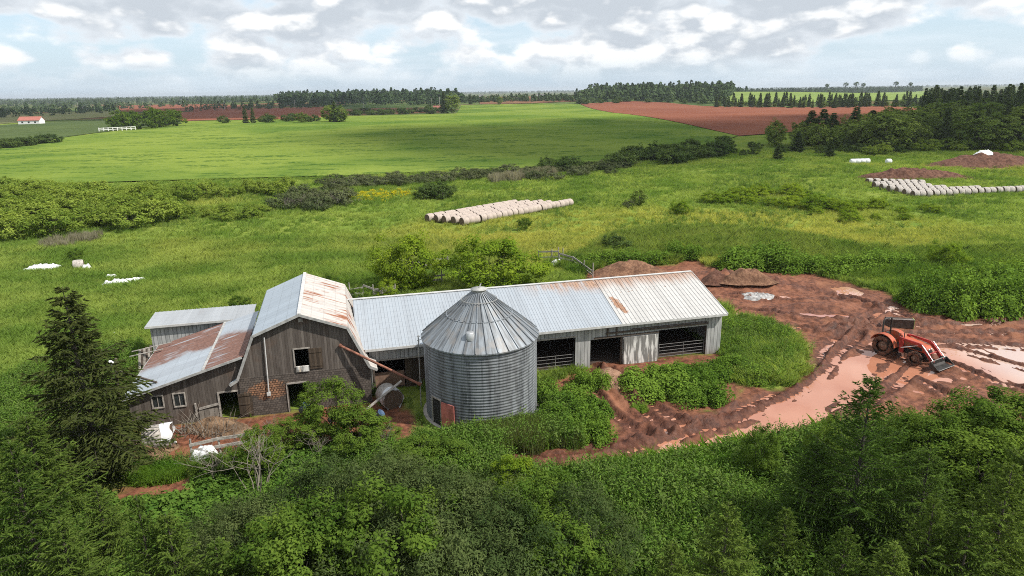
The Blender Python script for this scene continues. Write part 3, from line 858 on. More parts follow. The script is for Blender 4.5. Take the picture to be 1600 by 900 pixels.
mb = MB(); mb.box(10.90, 11.72, -.06, -.005, 2.88, 4.28); mb.box(10.94, 11.68, -.085, -.062, 3.05, 3.14); mb.box(10.94, 11.68, -.085, -.062, 3.98, 4.07); B.part('shutter', mb, WOOD_D)
mb = MB(); mb.box(9.94, 10.02, -.05, .02, 3.1, 4.3); mb.box(9.94, 11.0, -.05, .02, 4.30, 4.38); B.part('hay_door_frame', mb, BOARD)
mb = MB(); mb.box(9.34, 10.6, -.09, -.037, 1.99, 2.09); mb.box(9.3, 9.36, -.09, -.037, 0, 1.99); B.part('door_frame', mb, BOARD)
mb = MB(); mb.box(10.46, 10.74, -.05, -.003, 6.12, 6.36)
for i in range(4): mb.box(10.48, 10.72, -.065, -.052, 6.15+i*.05, 6.18+i*.05)
B.part('gable_vent', mb, BOARD)
mb = MB(); mb.tube([(8.33, -.10, 5.35), (8.22, -.14, 1.6)], .045, 8); mb.box(8.10, 8.32, -.22, -.04, 1.40, 1.62); B.part('drain_pipe', mb, TRIM_W)
mb = MB(); mb.bar((13.30, -.40, 5.62), (14.9, V1-3., 2.62), .0001, .0001) if False else None
mb.box(10.05, 10.84, -.12, .0, 2.78, 3.14); B.part('sill_board', mb, PEEL)
mb = MB(); mb.box(6.6, 14.5, .14, 9.85, -.1, .06); B.part('floor', mb, DIRT_IN)
# ---- lean-to
B = Bld('lean_to', 3.3, 4.5, 'low wooden lean-to with a patchy rusted sloping roof on the left of the barn', 'shed')
sl = lambda u: 2.33+.283*u
mb = MB(); mb.prism([[(0, -.1), (6.44, -.1), (6.44, 2.6), (7.02, 4.22), (6.95, sl(6.95)-.06), (0, sl(0)-.06)], rect(1.37, 1.94, 1.36, 2.10), rect(2.60, 3.20, 1.30, 2.12), rect(5.22, 6.30, -.05, 1.86)], FR(.05), .1); B.part('front_wall', mb, WOOD)
mb = MB(); mb.prism([[(.16, -.1), (9.0, -.1), (9.0, sl(0)-.06), (.16, sl(0)-.06)]], SD(0.), .1); B.part('side_wall', mb, WOOD_S)
mb = MB(); mb.prism([[(0.0, -.1), (6.3, -.1), (6.3, sl(6.3)-.06), (0, sl(0)-.06)]], FR(9.0), .1); B.part('back_wall', mb, WOOD)
mb = MB(); panel(mb, (-.22, -.30, sl(-.22)), (-.22, 9.25, sl(-.22)), (7.25, 0, .283*7.25), 0, .30, .022, .09)
lr = B.part('roof', mb, M_ROOF_LEAN)
mb = MB(); mb.bar((4.55, -.3, sl(4.55)+.035), (4.55, 9.25, sl(4.55)+.035), .16, .03); B.part('roof_seam', mb, TRIM)
mb = MB(); mb.bar((-.24, -.335, sl(-.24)-.05), (6.9, -.335, sl(6.9)-.05), .05, .15); mb.bar((-.25, -.3, sl(-.25)-.04), (-.25, 9.25, sl(-.25)-.04), .04, .10); B.part('verge_board', mb, TRIM)
for (a0, a1, z0, z1) in ((1.37, 1.94, 1.36, 2.10), (2.60, 3.20, 1.30, 2.12)):
    mb = MB(); w = .07
    mb.box(a0-w, a1+w, -.0, .048, z1, z1+w); mb.box(a0-w, a1+w, -.02, .048, z0-w, z0); mb.box(a0-w, a0, 0, .048, z0, z1); mb.box(a1, a1+w, 0, .048, z0, z1)
    mb.box((a0+a1)/2-.02, (a0+a1)/2+.02, .05, .08, z0, z1)
    wd = B.part('window', mb, BOARD)
    mb = MB(); mb.box(a0+.001, a1-.001, .085, .095, z0+.001, z1-.001); g = B.part('pane', mb, GLASS, wd)
mb = MB(); mb.box(5.12, 5.22, -.02, .048, -.05, 1.94); mb.box(5.22, 6.36, -.02, .048, 1.86, 1.95); B.part('door_frame', mb, BOARD)
mb = MB(); mb.box(6.34, 7.16, -.13, -.09, .1, 1.72)
for z in (.3, 1.0, 1.6): mb.box(6.34, 7.16, -.165, -.132, z-.05, z+.05)
mb.bar((6.4, -.18, .35), (7.1, -.18, .95), .03, .09); B.part('door', mb, WOOD_D, label='dark plank door swung open against the barn wall')
mb = MB(); mb.bar((3.95, .0, .95), (5.1, .0, 1.16), .06, .14); mb.box(3.72, 3.82, -.03, .046, .45, 1.35); B.part('wall_rail', mb, BOARD)
mb = MB(); mb.box(3.9, 5.1, .02, .047, .0, .86); B.part('patch_panel', mb, boards('pale_boards', (.15, .13, .11), (.30, .27, .235), .3))
mb = MB(); mb.box(.12, 6.4, .17, 8.95, -.1, .06); B.part('floor', mb, DIRT_IN)
# ---- rear shed
B = Bld('rear_shed', 2.4, 11.9, 'grey metal shed standing behind the lean-to', 'shed')
mb = MB(); mb.box(-.95, 6.2, 10.5, 10.6, -.1, 3.42); B.part('front_wall', mb, SIDING)
mb = MB(); mb.box(-.95, 6.2, 13.3, 13.4, -.1, 3.35); B.part('back_wall', mb, SIDING)
for u in (-.95, 6.1):
    mb = MB(); mb.box(u, u+.1, 10.605, 13.295, -.1, 3.4); B.part('side_wall', mb, SIDING_Y)
mb = MB(); panel(mb, (-1.2, 10.2, 3.5), (6.35, 10.2, 3.5), (0, 3.4, .1), 0, .3, .03, .08); B.part('roof', mb, M_ROOF_GREY)
mb = MB(); mb.box(-1.22, 6.35, 10.15, 10.19, 3.36, 3.53); B.part('fascia', mb, TRIM_W)
# ---- machine shed
B = Bld('machine_shed', 28., 6.9, 'long low machine shed with open bays under a pale ribbed metal roof', 'shed')
mb = MB(); mb.prism([[(14.8, -.1), (14.8, 3.32), (41.4, 3.32), (41.4, -.1), (40.25, -.1), (40.25, 2.46), (36.2, 2.46), (36.2, -.1), (33.30, -.1), (33.30, 2.24), (30.72, 2.24), (30.72, -.1), (29.55, -.1), (29.55, 2.62), (26.25, 2.62), (26.25, -.1), (25.9, -.1), (25.9, 2.36), (14.85, 2.36), (14.85, -.1)]], FR(1.46), .07); B.part('front_wall', mb, SIDING)
mb = MB(); mb.prism([rect(17.1, 25.85, -.1, 2.34)], FR(1.75), .08); B.part('plank_wall', mb, WOOD_D)
mb = MB(); mb.prism([[(1.46, -.1), (12.3, -.1), (12.3, 3.32), (6.9, 5.12), (1.46, 3.32)]], SD(41.41), .07); B.part('gable_wall', mb, SIDING_Y)
mb = MB(); mb.prism([[(1.54, -.1), (12.3, -.1), (12.3, 3.32), (6.9, 5.12), (1.54, 3.32)]], SD(14.72), .07); B.part('gable_wall', mb, SIDING_Y)
mb = MB(); mb.box(14.8, 41.4, 12.22, 12.3, -.1, 3.3); B.part('back_wall', mb, WOOD_D)
mb = MB(); mb.box(14.82, 41.38, 1.9, 12.2, -.1, .13); B.part('floor', mb, DIRT_IN)
sv = (0, 5.92, 1.86)
mb = MB(); panel(mb, (13.95, 1.0, 3.42), (32.98, 1.0, 3.42), sv, 0, .23, .022, .07); B.part('roof_panel', mb, M_SHED_A, label='bluish grey older roofing')
mb = MB(); panel(mb, (33.0, 1.0, 3.425), (41.65, 1.0, 3.425), sv, 0, .32, .035, .09); B.part('roof_panel', mb, M_SHED_B, label='whiter roofing with a rust blotch and dark ribs')
mb = MB(); panel(mb, (14.45, 12.8, 3.42), (41.65, 12.8, 3.42), (0, -5.86, 1.86), 0, .3, .03, .08); B.part('roof_panel', mb, M_SHED_A)
mb = MB(); mb.bar((13.4, 6.92, 5.30), (41.66, 6.92, 5.30), .3, .04); B.part('ridge_cap', mb, TRIM_W)
mb = MB(); mb.box(14.45, 41.65, .96, .995, 3.26, 3.43); B.part('fascia', mb, TRIM_W)
mb = MB(); mb.bar((41.68, .98, 3.38), (41.68, 6.92, 5.22), .04, .16); B.part('verge_board', mb, TRIM_W)
mb = MB(); mb.box(33.34, 36.06, 1.32, 1.38, .05, 2.22); B.part('sliding_door', mb, PEEL)
mb = MB(); mb.bar((31.9, 1.40, 2.66), (40.3, 1.40, 2.66), .09, .12)
mb.bar((31.0, 1.42, 2.36), (36.2, 1.42, 2.36), .08, .12); mb.bar((33.9, 1.41, 2.80), (40.2, 1.41, 2.80), .05, .07)
for u in (32., 32.7): mb.box(u, u+.12, 1.40, 1.455, 2.45, 3.2)
B.part('door_track', mb, BOARD_D)
for u in (14.95, 26.1, 29.62, 30.62, 33.22, 36.12, 40.3):
    mb = MB(); mb.box(u-.06, u+.06, 1.535, 1.66, -.1, 3.2); B.part('post', mb, BOARD_D)
for u in (27.9, 34.8, 38.2):
    mb = MB(); mb.box(u-.08, u+.08, 6.8, 7.0, -.1, 5.0); B.part('post', mb, BOARD_D)
mb = MB(); mb.box(26.25, 29.55, 1.40, 1.455, 2.60, 2.72); mb.box(36.1, 40.3, 1.36, 1.395, 2.44, 2.58) if False else None; B.part('lintel', mb, BOARD)
mb = MB(); mb.box(14.9, 25.9, 1.40, 1.455, 2.34, 2.44); B.part('lintel', mb, BOARD)

# ---- grain bin
t = NT('bin_galvanised'); co = t.coord('Object'); X = t.sep(co)
an = t.math('ARCTAN2', X[1], X[0])
st = t.noise(t.comb(t.math('MULTIPLY', an, 9.), 0., t.math('MULTIPLY', X[2], .16)), 1., 5, .7)
st2 = t.noise(t.comb(t.math('MULTIPLY', an, 3.2), 3., t.math('MULTIPLY', X[2], .1)), 1., 3)
c = t.mix(t.ramp(st, .42, .64), (.172, .187, .202), (.062, .067, .073))
c = t.mix(t.ramp(st2, .5, .62, 0, .55), c, (.12, .125, .13))
c = t.mix(t.ramp(t.noise(co, 3., 5), .4, .7, 0, .35), c, (.27, .29, .30))
sm_ = t.math('LESS_THAN', t.math('FRACT', t.math('MULTIPLY', an, 9/PI)), .025)
c = t.mix(t.math('MULTIPLY', sm_, .6), c, (.10, .105, .11))
BIN = t.pbr(c, .58, .15, .35)
t = NT('bin_roof'); co = t.coord('Object'); X = t.sep(co); an = t.math('ARCTAN2', X[1], X[0])
st = t.noise(t.comb(t.math('MULTIPLY', an, 12.), 0., t.math('MULTIPLY', X[2], .5)), 1., 5, .7)
c = t.mix(t.ramp(st, .38, .62), (.27, .30, .33), (.12, .128, .136))
c = t.mix(t.ramp(t.noise(co, 1.2, 4), .5, .65, 0, .6), c, (.24, .225, .21))
BINR = t.pbr(c, .48, .25, .4)
SC_U, SC_V, SR = 21.62, -2.75, 3.6
bs = empty('grain_bin', bw(SC_U, SC_V), TH, 'round corrugated galvanised grain bin with a cone roof in front of the long shed', 'silo')
H0, H1, H2 = 0.08, 5.22, 7.95
pr = []
nw = 27
for i in range(nw*6+1):
    z = H0+(H1-H0)*i/(nw*6); pr.append((SR+.019*math.sin(2*PI*i/6), z))
mb = MB(); mb.lathe(pr, 96); mb.build('wall', BIN, bs)
mb = MB(); mb.lathe([(SR+.25, -.15), (SR+.25, .09), (SR-.2, .09)], 64); mb.build('base_ring', flat('concrete', (.33, .30, .27), .9), bs)
mb = MB(); NR = 34; rt_, rm = .42, 2.05
zm = H1+(H2-H1)*(1-(rm-rt_)/(SR-rt_))*1.0
mb.lathe([(SR+.14, H1-.10), (SR+.14, H1-.02), (rm+.08, zm), (rm+.08, zm+.05), (rm, zm+.05), (rt_, H2)], NR*2, sm=False)
for i in range(NR):
    a = 2*PI*i/NR; ca, sa = math.cos(a), math.sin(a)
    for (r0, z0, r1, z1) in ((SR+.15, H1-.02, rm+.09, zm+.005), (rm+.0, zm+.06, rt_, H2)):
        mb.bar((r0*ca, r0*sa, z0+.03), (r1*ca, r1*sa, z1+.03), .055, .08)
mb.build('roof', BINR, bs)
mb = MB(); mb.lathe([(.46, H2-.05), (.46, H2+.14), (.52, H2+.15), (.52, H2+.2), (.06, H2+.26), (0.0, H2+.26)], 20); mb.bar((0, 0, H2+.25), (.16, .05, H2+.5), .05, .05); mb.build('cap', TRIM, bs)
mb = MB()
for k in range(16):
    a0, a1 = 2*PI*k/16, 2*PI*(k+1)/16
    mb.tube([(1.15*math.cos(a0), 1.15*math.sin(a0), H2-.52+.08), (1.15*math.cos(a1), 1.15*math.sin(a1), H2-.52+.08)], .02, 5)
mb.build('roof_ring', TRIM, bs)
a = math.atan2(-4.4+2.75+.0, 19.9-SC_U-.25); a = rad(-113); r = 2.85; zc = H1+(H2-H1)*(SR-r)/(SR-rt_)
mb = MB(); cx, cy = r*math.cos(a), r*math.sin(a)
mb.lathe([(.0, .34), (.20, .33), (.25, .28), (.25, -.18)], 16, 0, (cx, cy, zc+.1)); mb.build('vent_hood', GALV, bs)
a0 = onv(667, 630, -4.5); ang = math.atan2(a0[1]-SC_V, a0[0]-SC_U)
ang = rad(208)
def cyl(a, r, z): return (r*math.cos(a), r*math.sin(a), z)
mb = MB(); w = .12
mb.bar(cyl(ang-w, SR+.05, .1), cyl(ang-w, SR+.05, 1.85), .1, .08, 0, (1, 0, 0)); mb.bar(cyl(ang+w, SR+.05, .1), cyl(ang+w, SR+.05, 1.85), .1, .08, 0, (1, 0, 0))
mb.bar(cyl(ang-w, SR+.05, 1.85), cyl(ang+w, SR+.05, 1.85), .1, .08); df = mb.build('door_frame', BOARD, bs)
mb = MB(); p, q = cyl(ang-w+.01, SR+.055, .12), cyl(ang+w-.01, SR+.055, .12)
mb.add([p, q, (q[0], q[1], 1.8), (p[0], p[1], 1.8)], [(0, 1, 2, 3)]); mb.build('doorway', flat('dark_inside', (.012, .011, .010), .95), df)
mb = MB(); p = Vector(cyl(ang+w+.02, SR+.10, 0)); d = Vector((.90, -.35, 0)).normalized()
p = Vector(cyl(ang+w+.02, SR+.08, 0)); e = Vector(cyl(ang+w+.30, SR+.18, 0))
mb.bar((p.x, p.y, 1.0), (e.x, e.y, 1.0), .05, 1.55); mb.build('door', flat('faded_red_paint', (.42, .13, .11), .6, sc=3), bs)
# ---- auger and its post
au = empty('auger_tube', bw(15.3, -.9, 3.0), TH, 'rusty red auger tube running from the barn wall down to a post by the bin', 'auger')
mb = MB(); mb.tube([(-2.34, .78, 1.27), (2.4, -.85, -1.28)], .085, 10); mb.build('tube', RUSTY, au)
mb = MB(); mb.tube([(-2.34, .78, 1.27), (-2.44, .85, 1.32)], .12, 10); mb.build('collar', RUSTY, au); mb = MB(); mb.tube([(2.3, -.81, -1.22), (2.5, -.89, -1.33)], .125, 10); mb.build('collar', RUSTY, au)
po = empty('support_post', bw(17.74, -1.62), TH, 'thin grey steel post standing at the left side of the grain bin', 'post')
mb = MB(); mb.tube([(0, 0, -.2), (.06, 0, 5.05)], .035, 8); mb.build('pole', GALV, po)
mb = MB(); mb.bar((0, -.12, 1.72), (0, .12, 1.72), .22, .12); mb.build('bracket', GALV, po); mb = MB(); mb.bar((-.02, 0, 4.95), (.22, .02, 4.98), .05, .04); mb.build('bracket', GALV, po); mb = MB(); mb.bar((-.02, 0, 4.7), (.22, .02, 4.73), .05, .04); mb.build('bracket', GALV, po)
# ---- gates in the bays
GATEM = flat('dull_gate_steel', (.15, .145, .14), .7, .1, sc=4)
def gate(u0, u1, label):
    g = empty('metal_gate', bw((u0+u1)/2, 1.62), TH, label, 'gate', 'gates in the shed bays'); h = (u1-u0)/2
    mb = MB()
    for z in (.22, .45, .70, .98, 1.22): mb.tube([(-h, 0, z), (h, 0, z)], .022, 6)
    mb.build('rail', GATEM, g)
    for x in (-h, .15, h):
        mb = MB(); mb.tube([(x, .0, .12), (x, .0, 1.25)], .03, 6); mb.build('upright', GATEM, g)
gate(26.35, 29.45, 'tubular metal gate across the open bay next to the grain bin')
gate(36.35, 40.15, 'tubular metal gate across the last open bay, right of the white sliding door')
# ---- poles, boards and bales around the barn
yp = empty('lamp_pole', bw(-1.75, 3.55), TH, 'short wooden pole with a white yard lamp beside the lean-to', 'lamp post')
tp = onv(181, 560, 3.55); 
mb = MB(); mb.tube([(0, 0, -.2), (tp[0]+1.75, 0, tp[2])], [.11, .085], 8); mb.build('pole', BOARD_D, yp)
q = onv(175, 568, 3.45); q = (q[0]+1.75, -.1, q[2])
mb = MB(); mb.lathe([(.02, .28), (.10, .26), (.17, .05), (.17, -.02), (.12, -.16), (0, -.19)], 14, 0, (q[0]-.05, q[1], q[2])); lamp = mb.build('lamp', flat('white_enamel', (.82, .83, .82), .4, var=.05), yp)
mb = MB(); mb.bar((tp[0]+1.75, 0, q[2]+.1), (q[0], q[1], q[2]+.2), .05, .05); mb.build('arm', GALV, yp)
a = onv(186, 580, 3.4); b = onv(246, 605, .4)
bp = MB(); bp.bar(bw(*a), bw(b[0], b[1], sl(b[0])+.08), .10, .10); tag(bp.build('wooden_beam', BOARD_D), 'long dark wooden beam leaning from the lamp pole onto the lean-to roof', 'beam')
rb = empty('scrap_boards', bw(-1.0, 8.3), TH, 'loose old boards stacked against the back corner of the lean-to', 'boards')
for k in range(6):
    mb = MB(); mb.bar((-.5+.14*k, -.5+.1*k, -.05), (-.3+.12*k, .2+.12*k, 2.35+.12*math.sin(k*3)), .16, .04, 0, (0, 1, 0)); mb.build('board', BOARD_D if k % 2 else BOARD, rb)
mb = MB(); mb.bar((-.9, -.2, 2.05), (1.5, -.9, 2.62), .14, .04); mb.bar((-.8, .1, 2.3), (2.0, -.2, 2.85), .12, .04); mb.build('board', BOARD, rb)
mb = MB(); mb.bar(bw(14.9, 2.2, .05), bw(17.0, 2.0, .05), .05, .05) if False else None
mb.prism([rect(14.95, 17.05, .0, 1.25)], FR(2.0), .05)
o = mb.build('plywood_panel', BROWN_PLY); o.location = FO; o.rotation_euler = (0, 0, TH); tag(o, 'pinkish brown plywood panel across the open bay beside the barn', 'panel')
# ------------------------------------------------------------------ tractor
t = NT('orange_paint'); co = t.coord('Object')
c = t.mix(t.ramp(t.noise(co, 2.5, 6, .7), .42, .66), (.45, .078, .028), (.22, .095, .055)); ORANGE = t.pbr(c, .5, 0, .4)
REDP = flat('red_loader_paint', (.33, .030, .024), .45, sc=4, var=.4)
CHASSIS = flat('dark_greasy_metal', (.035, .033, .031), .55, .3)
t = NT('muddy_tyre'); co = t.coord('Object')
c = t.mix(t.ramp(t.noise(co, 3.5, 5, .7), .40, .58), (.022, .019, .017), (.155, .072, .046)); TYRE = t.pbr(c, .85, 0, .2)
t = NT('muddy_rim'); co = t.coord('Object')
c = t.mix(t.ramp(t.noise(co, 4, 5, .7), .45, .6), (.16, .09, .06), (.26, .16, .11)); RIM = t.pbr(c, .7, .1)
CHROME = flat('bright_steel', (.70, .70, .70), .25, .9, var=.05)
th = math.atan2(-.863, .505)
TX, TY = 29.26, 49.73
tr = empty('tractor', (TX, TY, -.10), th, 'muddy orange farm tractor with a front loader parked in the wet yard', 'tractor')
def wheel(R, w, x, y, zc, nl):
    mb = MB(); ri = R*.56
    mb.lathe([(ri, -w*.40), (ri+.05, -w*.5), (R*.86, -w*.52), (R*.95, -w*.42), (R*.96, 0), (R*.95, w*.42), (R*.86, w*.52), (ri+.05, w*.5), (ri, w*.40)], 32, 0, (x, y, zc), 'y')
    for k in range(nl):
        for s in (-1, 1):
            a0 = 2*PI*(k+(.25 if s > 0 else -.25))/nl; a1 = a0+.20
            p = lambda a, yy, r: (x+r*math.cos(a), y+yy, zc+r*math.sin(a))
            mb.bar(p(a0, s*.01, R*.97), p(a1, s*w*.5, R*.93), .055*R/.8+.01, .07*R/.8, 0, (math.cos(a0), 0, math.sin(a0)))
    o = mb.build('tyre', TYRE, None)
    wr = MB(); s = -1 if y < 0 else 1
    wr.lathe([(ri+.005, -w*.38), (ri*.92, -w*.30), (ri*.88, 0), (ri*.55, s*w*.12), (ri*.30, s*w*.16), (ri*.30, s*w*.30), (.02, s*w*.32), (0, s*w*.32)][:] if s > 0 else
             [(ri+.005, w*.38), (ri*.92, w*.30), (ri*.88, 0), (ri*.55, s*w*.12), (ri*.30, s*w*.16), (ri*.30, s*w*.30), (.02, s*w*.32), (0, s*w*.32)], 24, 0, (x, y, zc), 'y')
    for k in range(8):
        a = 2*PI*k/8; wr.lathe([(.022, s*w*.14), (.022, s*w*.20), (0, s*w*.20)], 6, 0, (x+ri*.42*math.cos(a), y, zc+ri*.42*math.sin(a)), 'y')
    r = wr.build('wheel', RIM, tr); o.parent = r
    return r
for s in (-1, 1):
    wheel(.80, .44, 0, s*.78, .80, 20); wheel(.55, .32, 2.45, s*.74, .55, 16)
mb = MB(); mb.box(-.35, .45, -.30, .30, .55, 1.02); mb.box(.45, 1.3, -.22, .22, .52, .95); mb.box(1.3, 2.95, -.21, .21, .55, 1.02)
mb.tube([(0, -.6, .8), (0, .6, .8)], .11, 10); mb.tube([(2.45, -.62, .55), (2.45, .62, .55)], .09, 10); mb.box(2.9, 3.1, -.24, .24, .5, .9)
mb.box(.2, .9, -.66, -.30, .55, .62); mb.box(.2, .9, .30, .66, .55, .62); mb.box(.3, .75, -.62, -.3, .62, .9)
mb.build('chassis', CHASSIS, tr, bevel=.015)
mb = MB(); hood = [(1.0, 1.02), (3.02, .98), (3.10, 1.32), (2.9, 1.52), (2.1, 1.64), (1.0, 1.72)]
mb.prism([hood], lambda a, b, t_: (a, -.34+t_, b), .68); mb.build('hood', ORANGE, tr, bevel=.06)
mb = MB(); mb.box(3.07, 3.10, -.24, .24, .95, 1.30); g = mb.build('grille', BLACK, tr)
mb = MB(); mb.box(1.75, 2.7, -.355, -.342, 1.10, 1.34); mb.box(1.75, 2.7, .342, .355, 1.10, 1.34); mb.build('side_vent', BLACK, tr)
for s in (-1, 1):
    mb = MB(); mb.lathe([(.075, 0), (.075, .02), (0, .03)], 12, 0, (3.085, s*.16, 1.33), 'x'); mb.build('headlight', flat('lamp_glass', (.75, .75, .70), .1), tr)
    mb = MB(); R1 = .96
    ang = [rad(a) for a in range(8, 165, 8)]
    for a, b in zip(ang[:-1], ang[1:]):
        for y0, y1, in ((.52, 1.0),):
            P = [(R1*math.cos(a), s*y0, .8+R1*math.sin(a)), (R1*math.cos(b), s*y0, .8+R1*math.sin(b)), (R1*math.cos(b), s*y1, .8+R1*math.sin(b)), (R1*math.cos(a), s*y1, .8+R1*math.sin(a))]
            Q = [(p[0]*1.04, p[1], .8+(p[2]-.8)*1.04) for p in P]
            mb.add(P+Q, [(0, 1, 2, 3), (7, 6, 5, 4), (0, 1, 5, 4), (1, 2, 6, 5), (2, 3, 7, 6), (3, 0, 4, 7)])
    V = [(R1*math.cos(a), s*.52, .8+R1*math.sin(a)) for a in ang]+[(.05, s*.52, .95)]
    mb.prism([[(p[0], p[2]) for p in V]], lambda a, b, t_, s=s: (a, s*(.50+t_), b), .02)
    mb.build('fender', ORANGE, tr)
mb = MB(); mb.box(.35, 1.1, -.5, .5, .93, .98); mb.build('platform', CHASSIS, tr)
mb = MB(); mb.box(-.12, .38, -.25, .25, 1.18, 1.32); mb.bar((-.12, 0, 1.25), (-.26, 0, 1.75), .10, .46, 0, (0, 1, 0)); mb.box(.0, .25, -.12, .12, .98, 1.18); mb.build('seat', BLACK, tr, bevel=.04)
mb = MB(); mb.tube([(1.05, 0, 1.35), (.82, 0, 1.72)], .025, 6)
for k in range(16):
    f = lambda k: Vector((.82, 0, 1.72))+Vector((.85, 0, .52)).normalized().cross(Vector((0, 1, 0)))*(.19*math.cos(2*PI*k/16))+Vector((0, .19*math.sin(2*PI*k/16), 0))
    mb.tube([f(k), f(k+1)], .016, 5)
mb.build('steering_wheel', BLACK, tr)
mb = MB(); mb.box(.92, 1.08, -.28, .28, 1.35, 1.62); mb.build('dashboard', CHASSIS, tr)
mb = MB(); mb.tube([(-.30, -.52, .95), (-.34, -.52, 2.66), (-.34, -.44, 2.78), (-.34, .44, 2.78), (-.34, .52, 2.66), (-.30, .52, .95)], .062, 8); mb.build('roll_bar', CHASSIS, tr)
mb = MB(); mb.tube([(1.28, -.36, 1.2), (1.28, -.38, 2.05), (1.22, -.38, 2.15)], .035, 8); mb.build('exhaust', CHASSIS, tr)
for s in (-1, 1):
    mb = MB(); mb.prism([[(1.12, .62), (1.45, .62), (1.42, 1.15), (1.22, 1.82), (1.02, 1.82), (1.06, 1.1)]], lambda a, b, t_, s=s: (a, s*.50-.04+t_, b), .08)
    mb.build('loader_mount', REDP, tr)
    mb = MB(); mb.prism([[(1.02, 1.72), (1.08, 1.84), (2.72, 1.78), (2.98, 1.60), (3.82, .72), (3.74, .56), (3.60, .58), (2.78, 1.46), (2.6, 1.56)]], lambda a, b, t_, s=s: (a, s*.62-.05+t_, b), .10)
    arm = mb.build('loader_arm', REDP, tr, bevel=.01)
    mb = MB(); mb.tube([(1.3, s*.62, 1.02), (2.0, s*.62, 1.33)], .05, 8); mb.tube([(2.0, s*.62, 1.33), (2.55, s*.62, 1.58)], .026, 8)
    mb.tube([(2.85, s*.74, 1.72), (3.35, s*.74, 1.22)], .045, 8); mb.tube([(3.35, s*.74, 1.22), (3.80, s*.74, .78)], .024, 8)
    mb.build('hydraulic_cylinder', CHROME, arm)
mb = MB(); mb.tube([(3.25, -.62, 1.08), (3.25, .62, 1.08)], .055, 8); mb.build('cross_tube', REDP, tr)
mb = MB(); prof = [(3.80, .80), (3.76, .78), (3.70, .46), (3.82, .30), (4.42, .30), (4.42, .33), (3.86, .35), (3.76, .48)]
mb.prism([prof], lambda a, b, t_: (a, -1.05+t_, b), 2.1)
for y0 in (-1.06, 1.03): mb.prism([[(3.79, .79), (3.73, .46), (3.84, .31), (4.40, .31), (4.00, .64)]], lambda a, b, t_, y0=y0: (a, y0+t_, b), .03)
mb.build('bucket', flat('worn_dark_steel', (.030, .027, .025), .6, .2, var=.5), tr)
mb = MB(); mb.bar((3.79, -1.05, .815), (3.79, 1.05, .815), .05, .03); mb.bar((4.43, -1.05, .315), (4.43, 1.05, .315), .06, .02); mb.build('bucket_lip', flat('worn_lip', (.34, .32, .30), .4, .4), tr)
for s in (-1, 1):
    mb = MB(); mb.box(3.60, 3.78, s*.55-.06, s*.55+.06, .5, .9); mb.build('bucket_bracket', CHASSIS, tr)
# spare bucket behind the tractor
p0, p1 = gp(1389, 513), gp(1431, 515)
dv = (p1-p0)[:2]; c0 = (p0+p1)/2
dr = empty('spare_bucket', (c0[0], c0[1]+.9, 0), math.atan2(dv[1], dv[0])+PI, 'dark brown spare loader bucket with a green end plate behind the tractor', 'bucket')
L = float(np.hypot(*dv))/2
mb = MB(); mb.prism([[(0, .04), (.0, .0), (.62, .0), (.78, .12), (.80, .86), (.25, .90), (.25, .85), (.75, .81), (.73, .14), (.60, .05)]], lambda a, b, t_: (-L+t_, a, b), 2*L); mb.build('shell', flat('brown_rusted_steel', (.060, .038, .028), .8, .1, var=.5), dr)
for s, em in ((-1, flat('greenish_end_plate', (.30, .36, .11), .7)), (1, CHASSIS)):
    mb = MB(); mb.prism([[(-.02, -.01), (.64, -.01), (.80, .11), (.82, .88), (.23, .92)]], lambda a, b, t_: (s*(L+.03)-.02+t_, a, b), .04); mb.build('end_plate', em, dr)
mb = MB(); mb.bar((-L, .79, .895), (L, .79, .895), .07, .05); mb.build('lip', flat('worn_grey_lip', (.36, .33, .31), .5, .2), dr)

# ------------------------------------------------------------------ hay bales
t = NT('bleached_hay'); co = t.coord('Object'); X = t.sep(co)
n = t.noise(t.coord('Object', (16, 2.2, 2.2)), 1., 6, .7)
c = t.mix(t.ramp(n, .3, .7), (.30, .245, .21), (.52, .455, .405))
c = t.mix(t.math('MULTIPLY', t.rnd(), .35), c, (.34, .28, .25)); HAY = t.pbr(c, .95, 0, .1, t.bump(n, .8, .04))
t = NT('hay_end'); co = t.coord('Object'); X = t.sep(co)
r = t.math('SQRT', t.math('ADD', t.math('POWER', X[1], 2.), t.math('POWER', X[2], 2.)))
n = t.noise(t.comb(t.math('MULTIPLY', r, 14.), t.math('ARCTAN2', X[1], X[2]), 0.), 1., 5, .7)
c = t.mix(t.ramp(n, .3, .7), (.070, .048, .036), (.185, .135, .10)); HAYEND = t.pbr(c, .95, 0, .1, t.bump(n, .8, .04))
HAYG = flat('grey_hay', (.36, .33, .30), .95, sc=6, var=.3)
WRAP = flat('white_plastic_wrap', (.70, .71, .72), .4, sc=4, var=.1)
def bale_mesh(R, L, seed, mats=None):
    rng = np.random.default_rng(seed); mb = MB(); n = 26
    k1, k2 = rng.uniform(.96, 1.04, 2)
    mb.lathe([(R*.88, -L/2), (R*k1*.98, -L/2+.12), (R*1.02, 0), (R*k2*.98, L/2-.12), (R*.88, L/2)], n, 0, axis='x')
    mb.lathe([(0, -L/2-.02), (R*.5, -L/2-.03), (R*.88, -L/2)], n, 1, axis='x'); mb.lathe([(R*.88, L/2), (R*.5, L/2+.03), (0, L/2+.02)], n, 1, axis='x')
    mb.V = [(x, y*(1+.03*math.sin(3*math.atan2(z, y)+seed)), z*.97) for x, y, z in mb.V]
    o = mb.build('hay_bale', mats or [HAY, HAYEND]); me = o.data; bpy.data.objects.remove(o); return me
BM = [bale_mesh(.70, 1.10, i) for i in range(4)]
BMG = [bale_mesh(.70, 1.10, i+9, [HAYG, HAYEND]) for i in range(3)]
def bale(name, me, p, rz, label, group, sc=1):
    o = link(name, me, None, p, rz, sc); tag(o, label, 'hay bale', group); return o
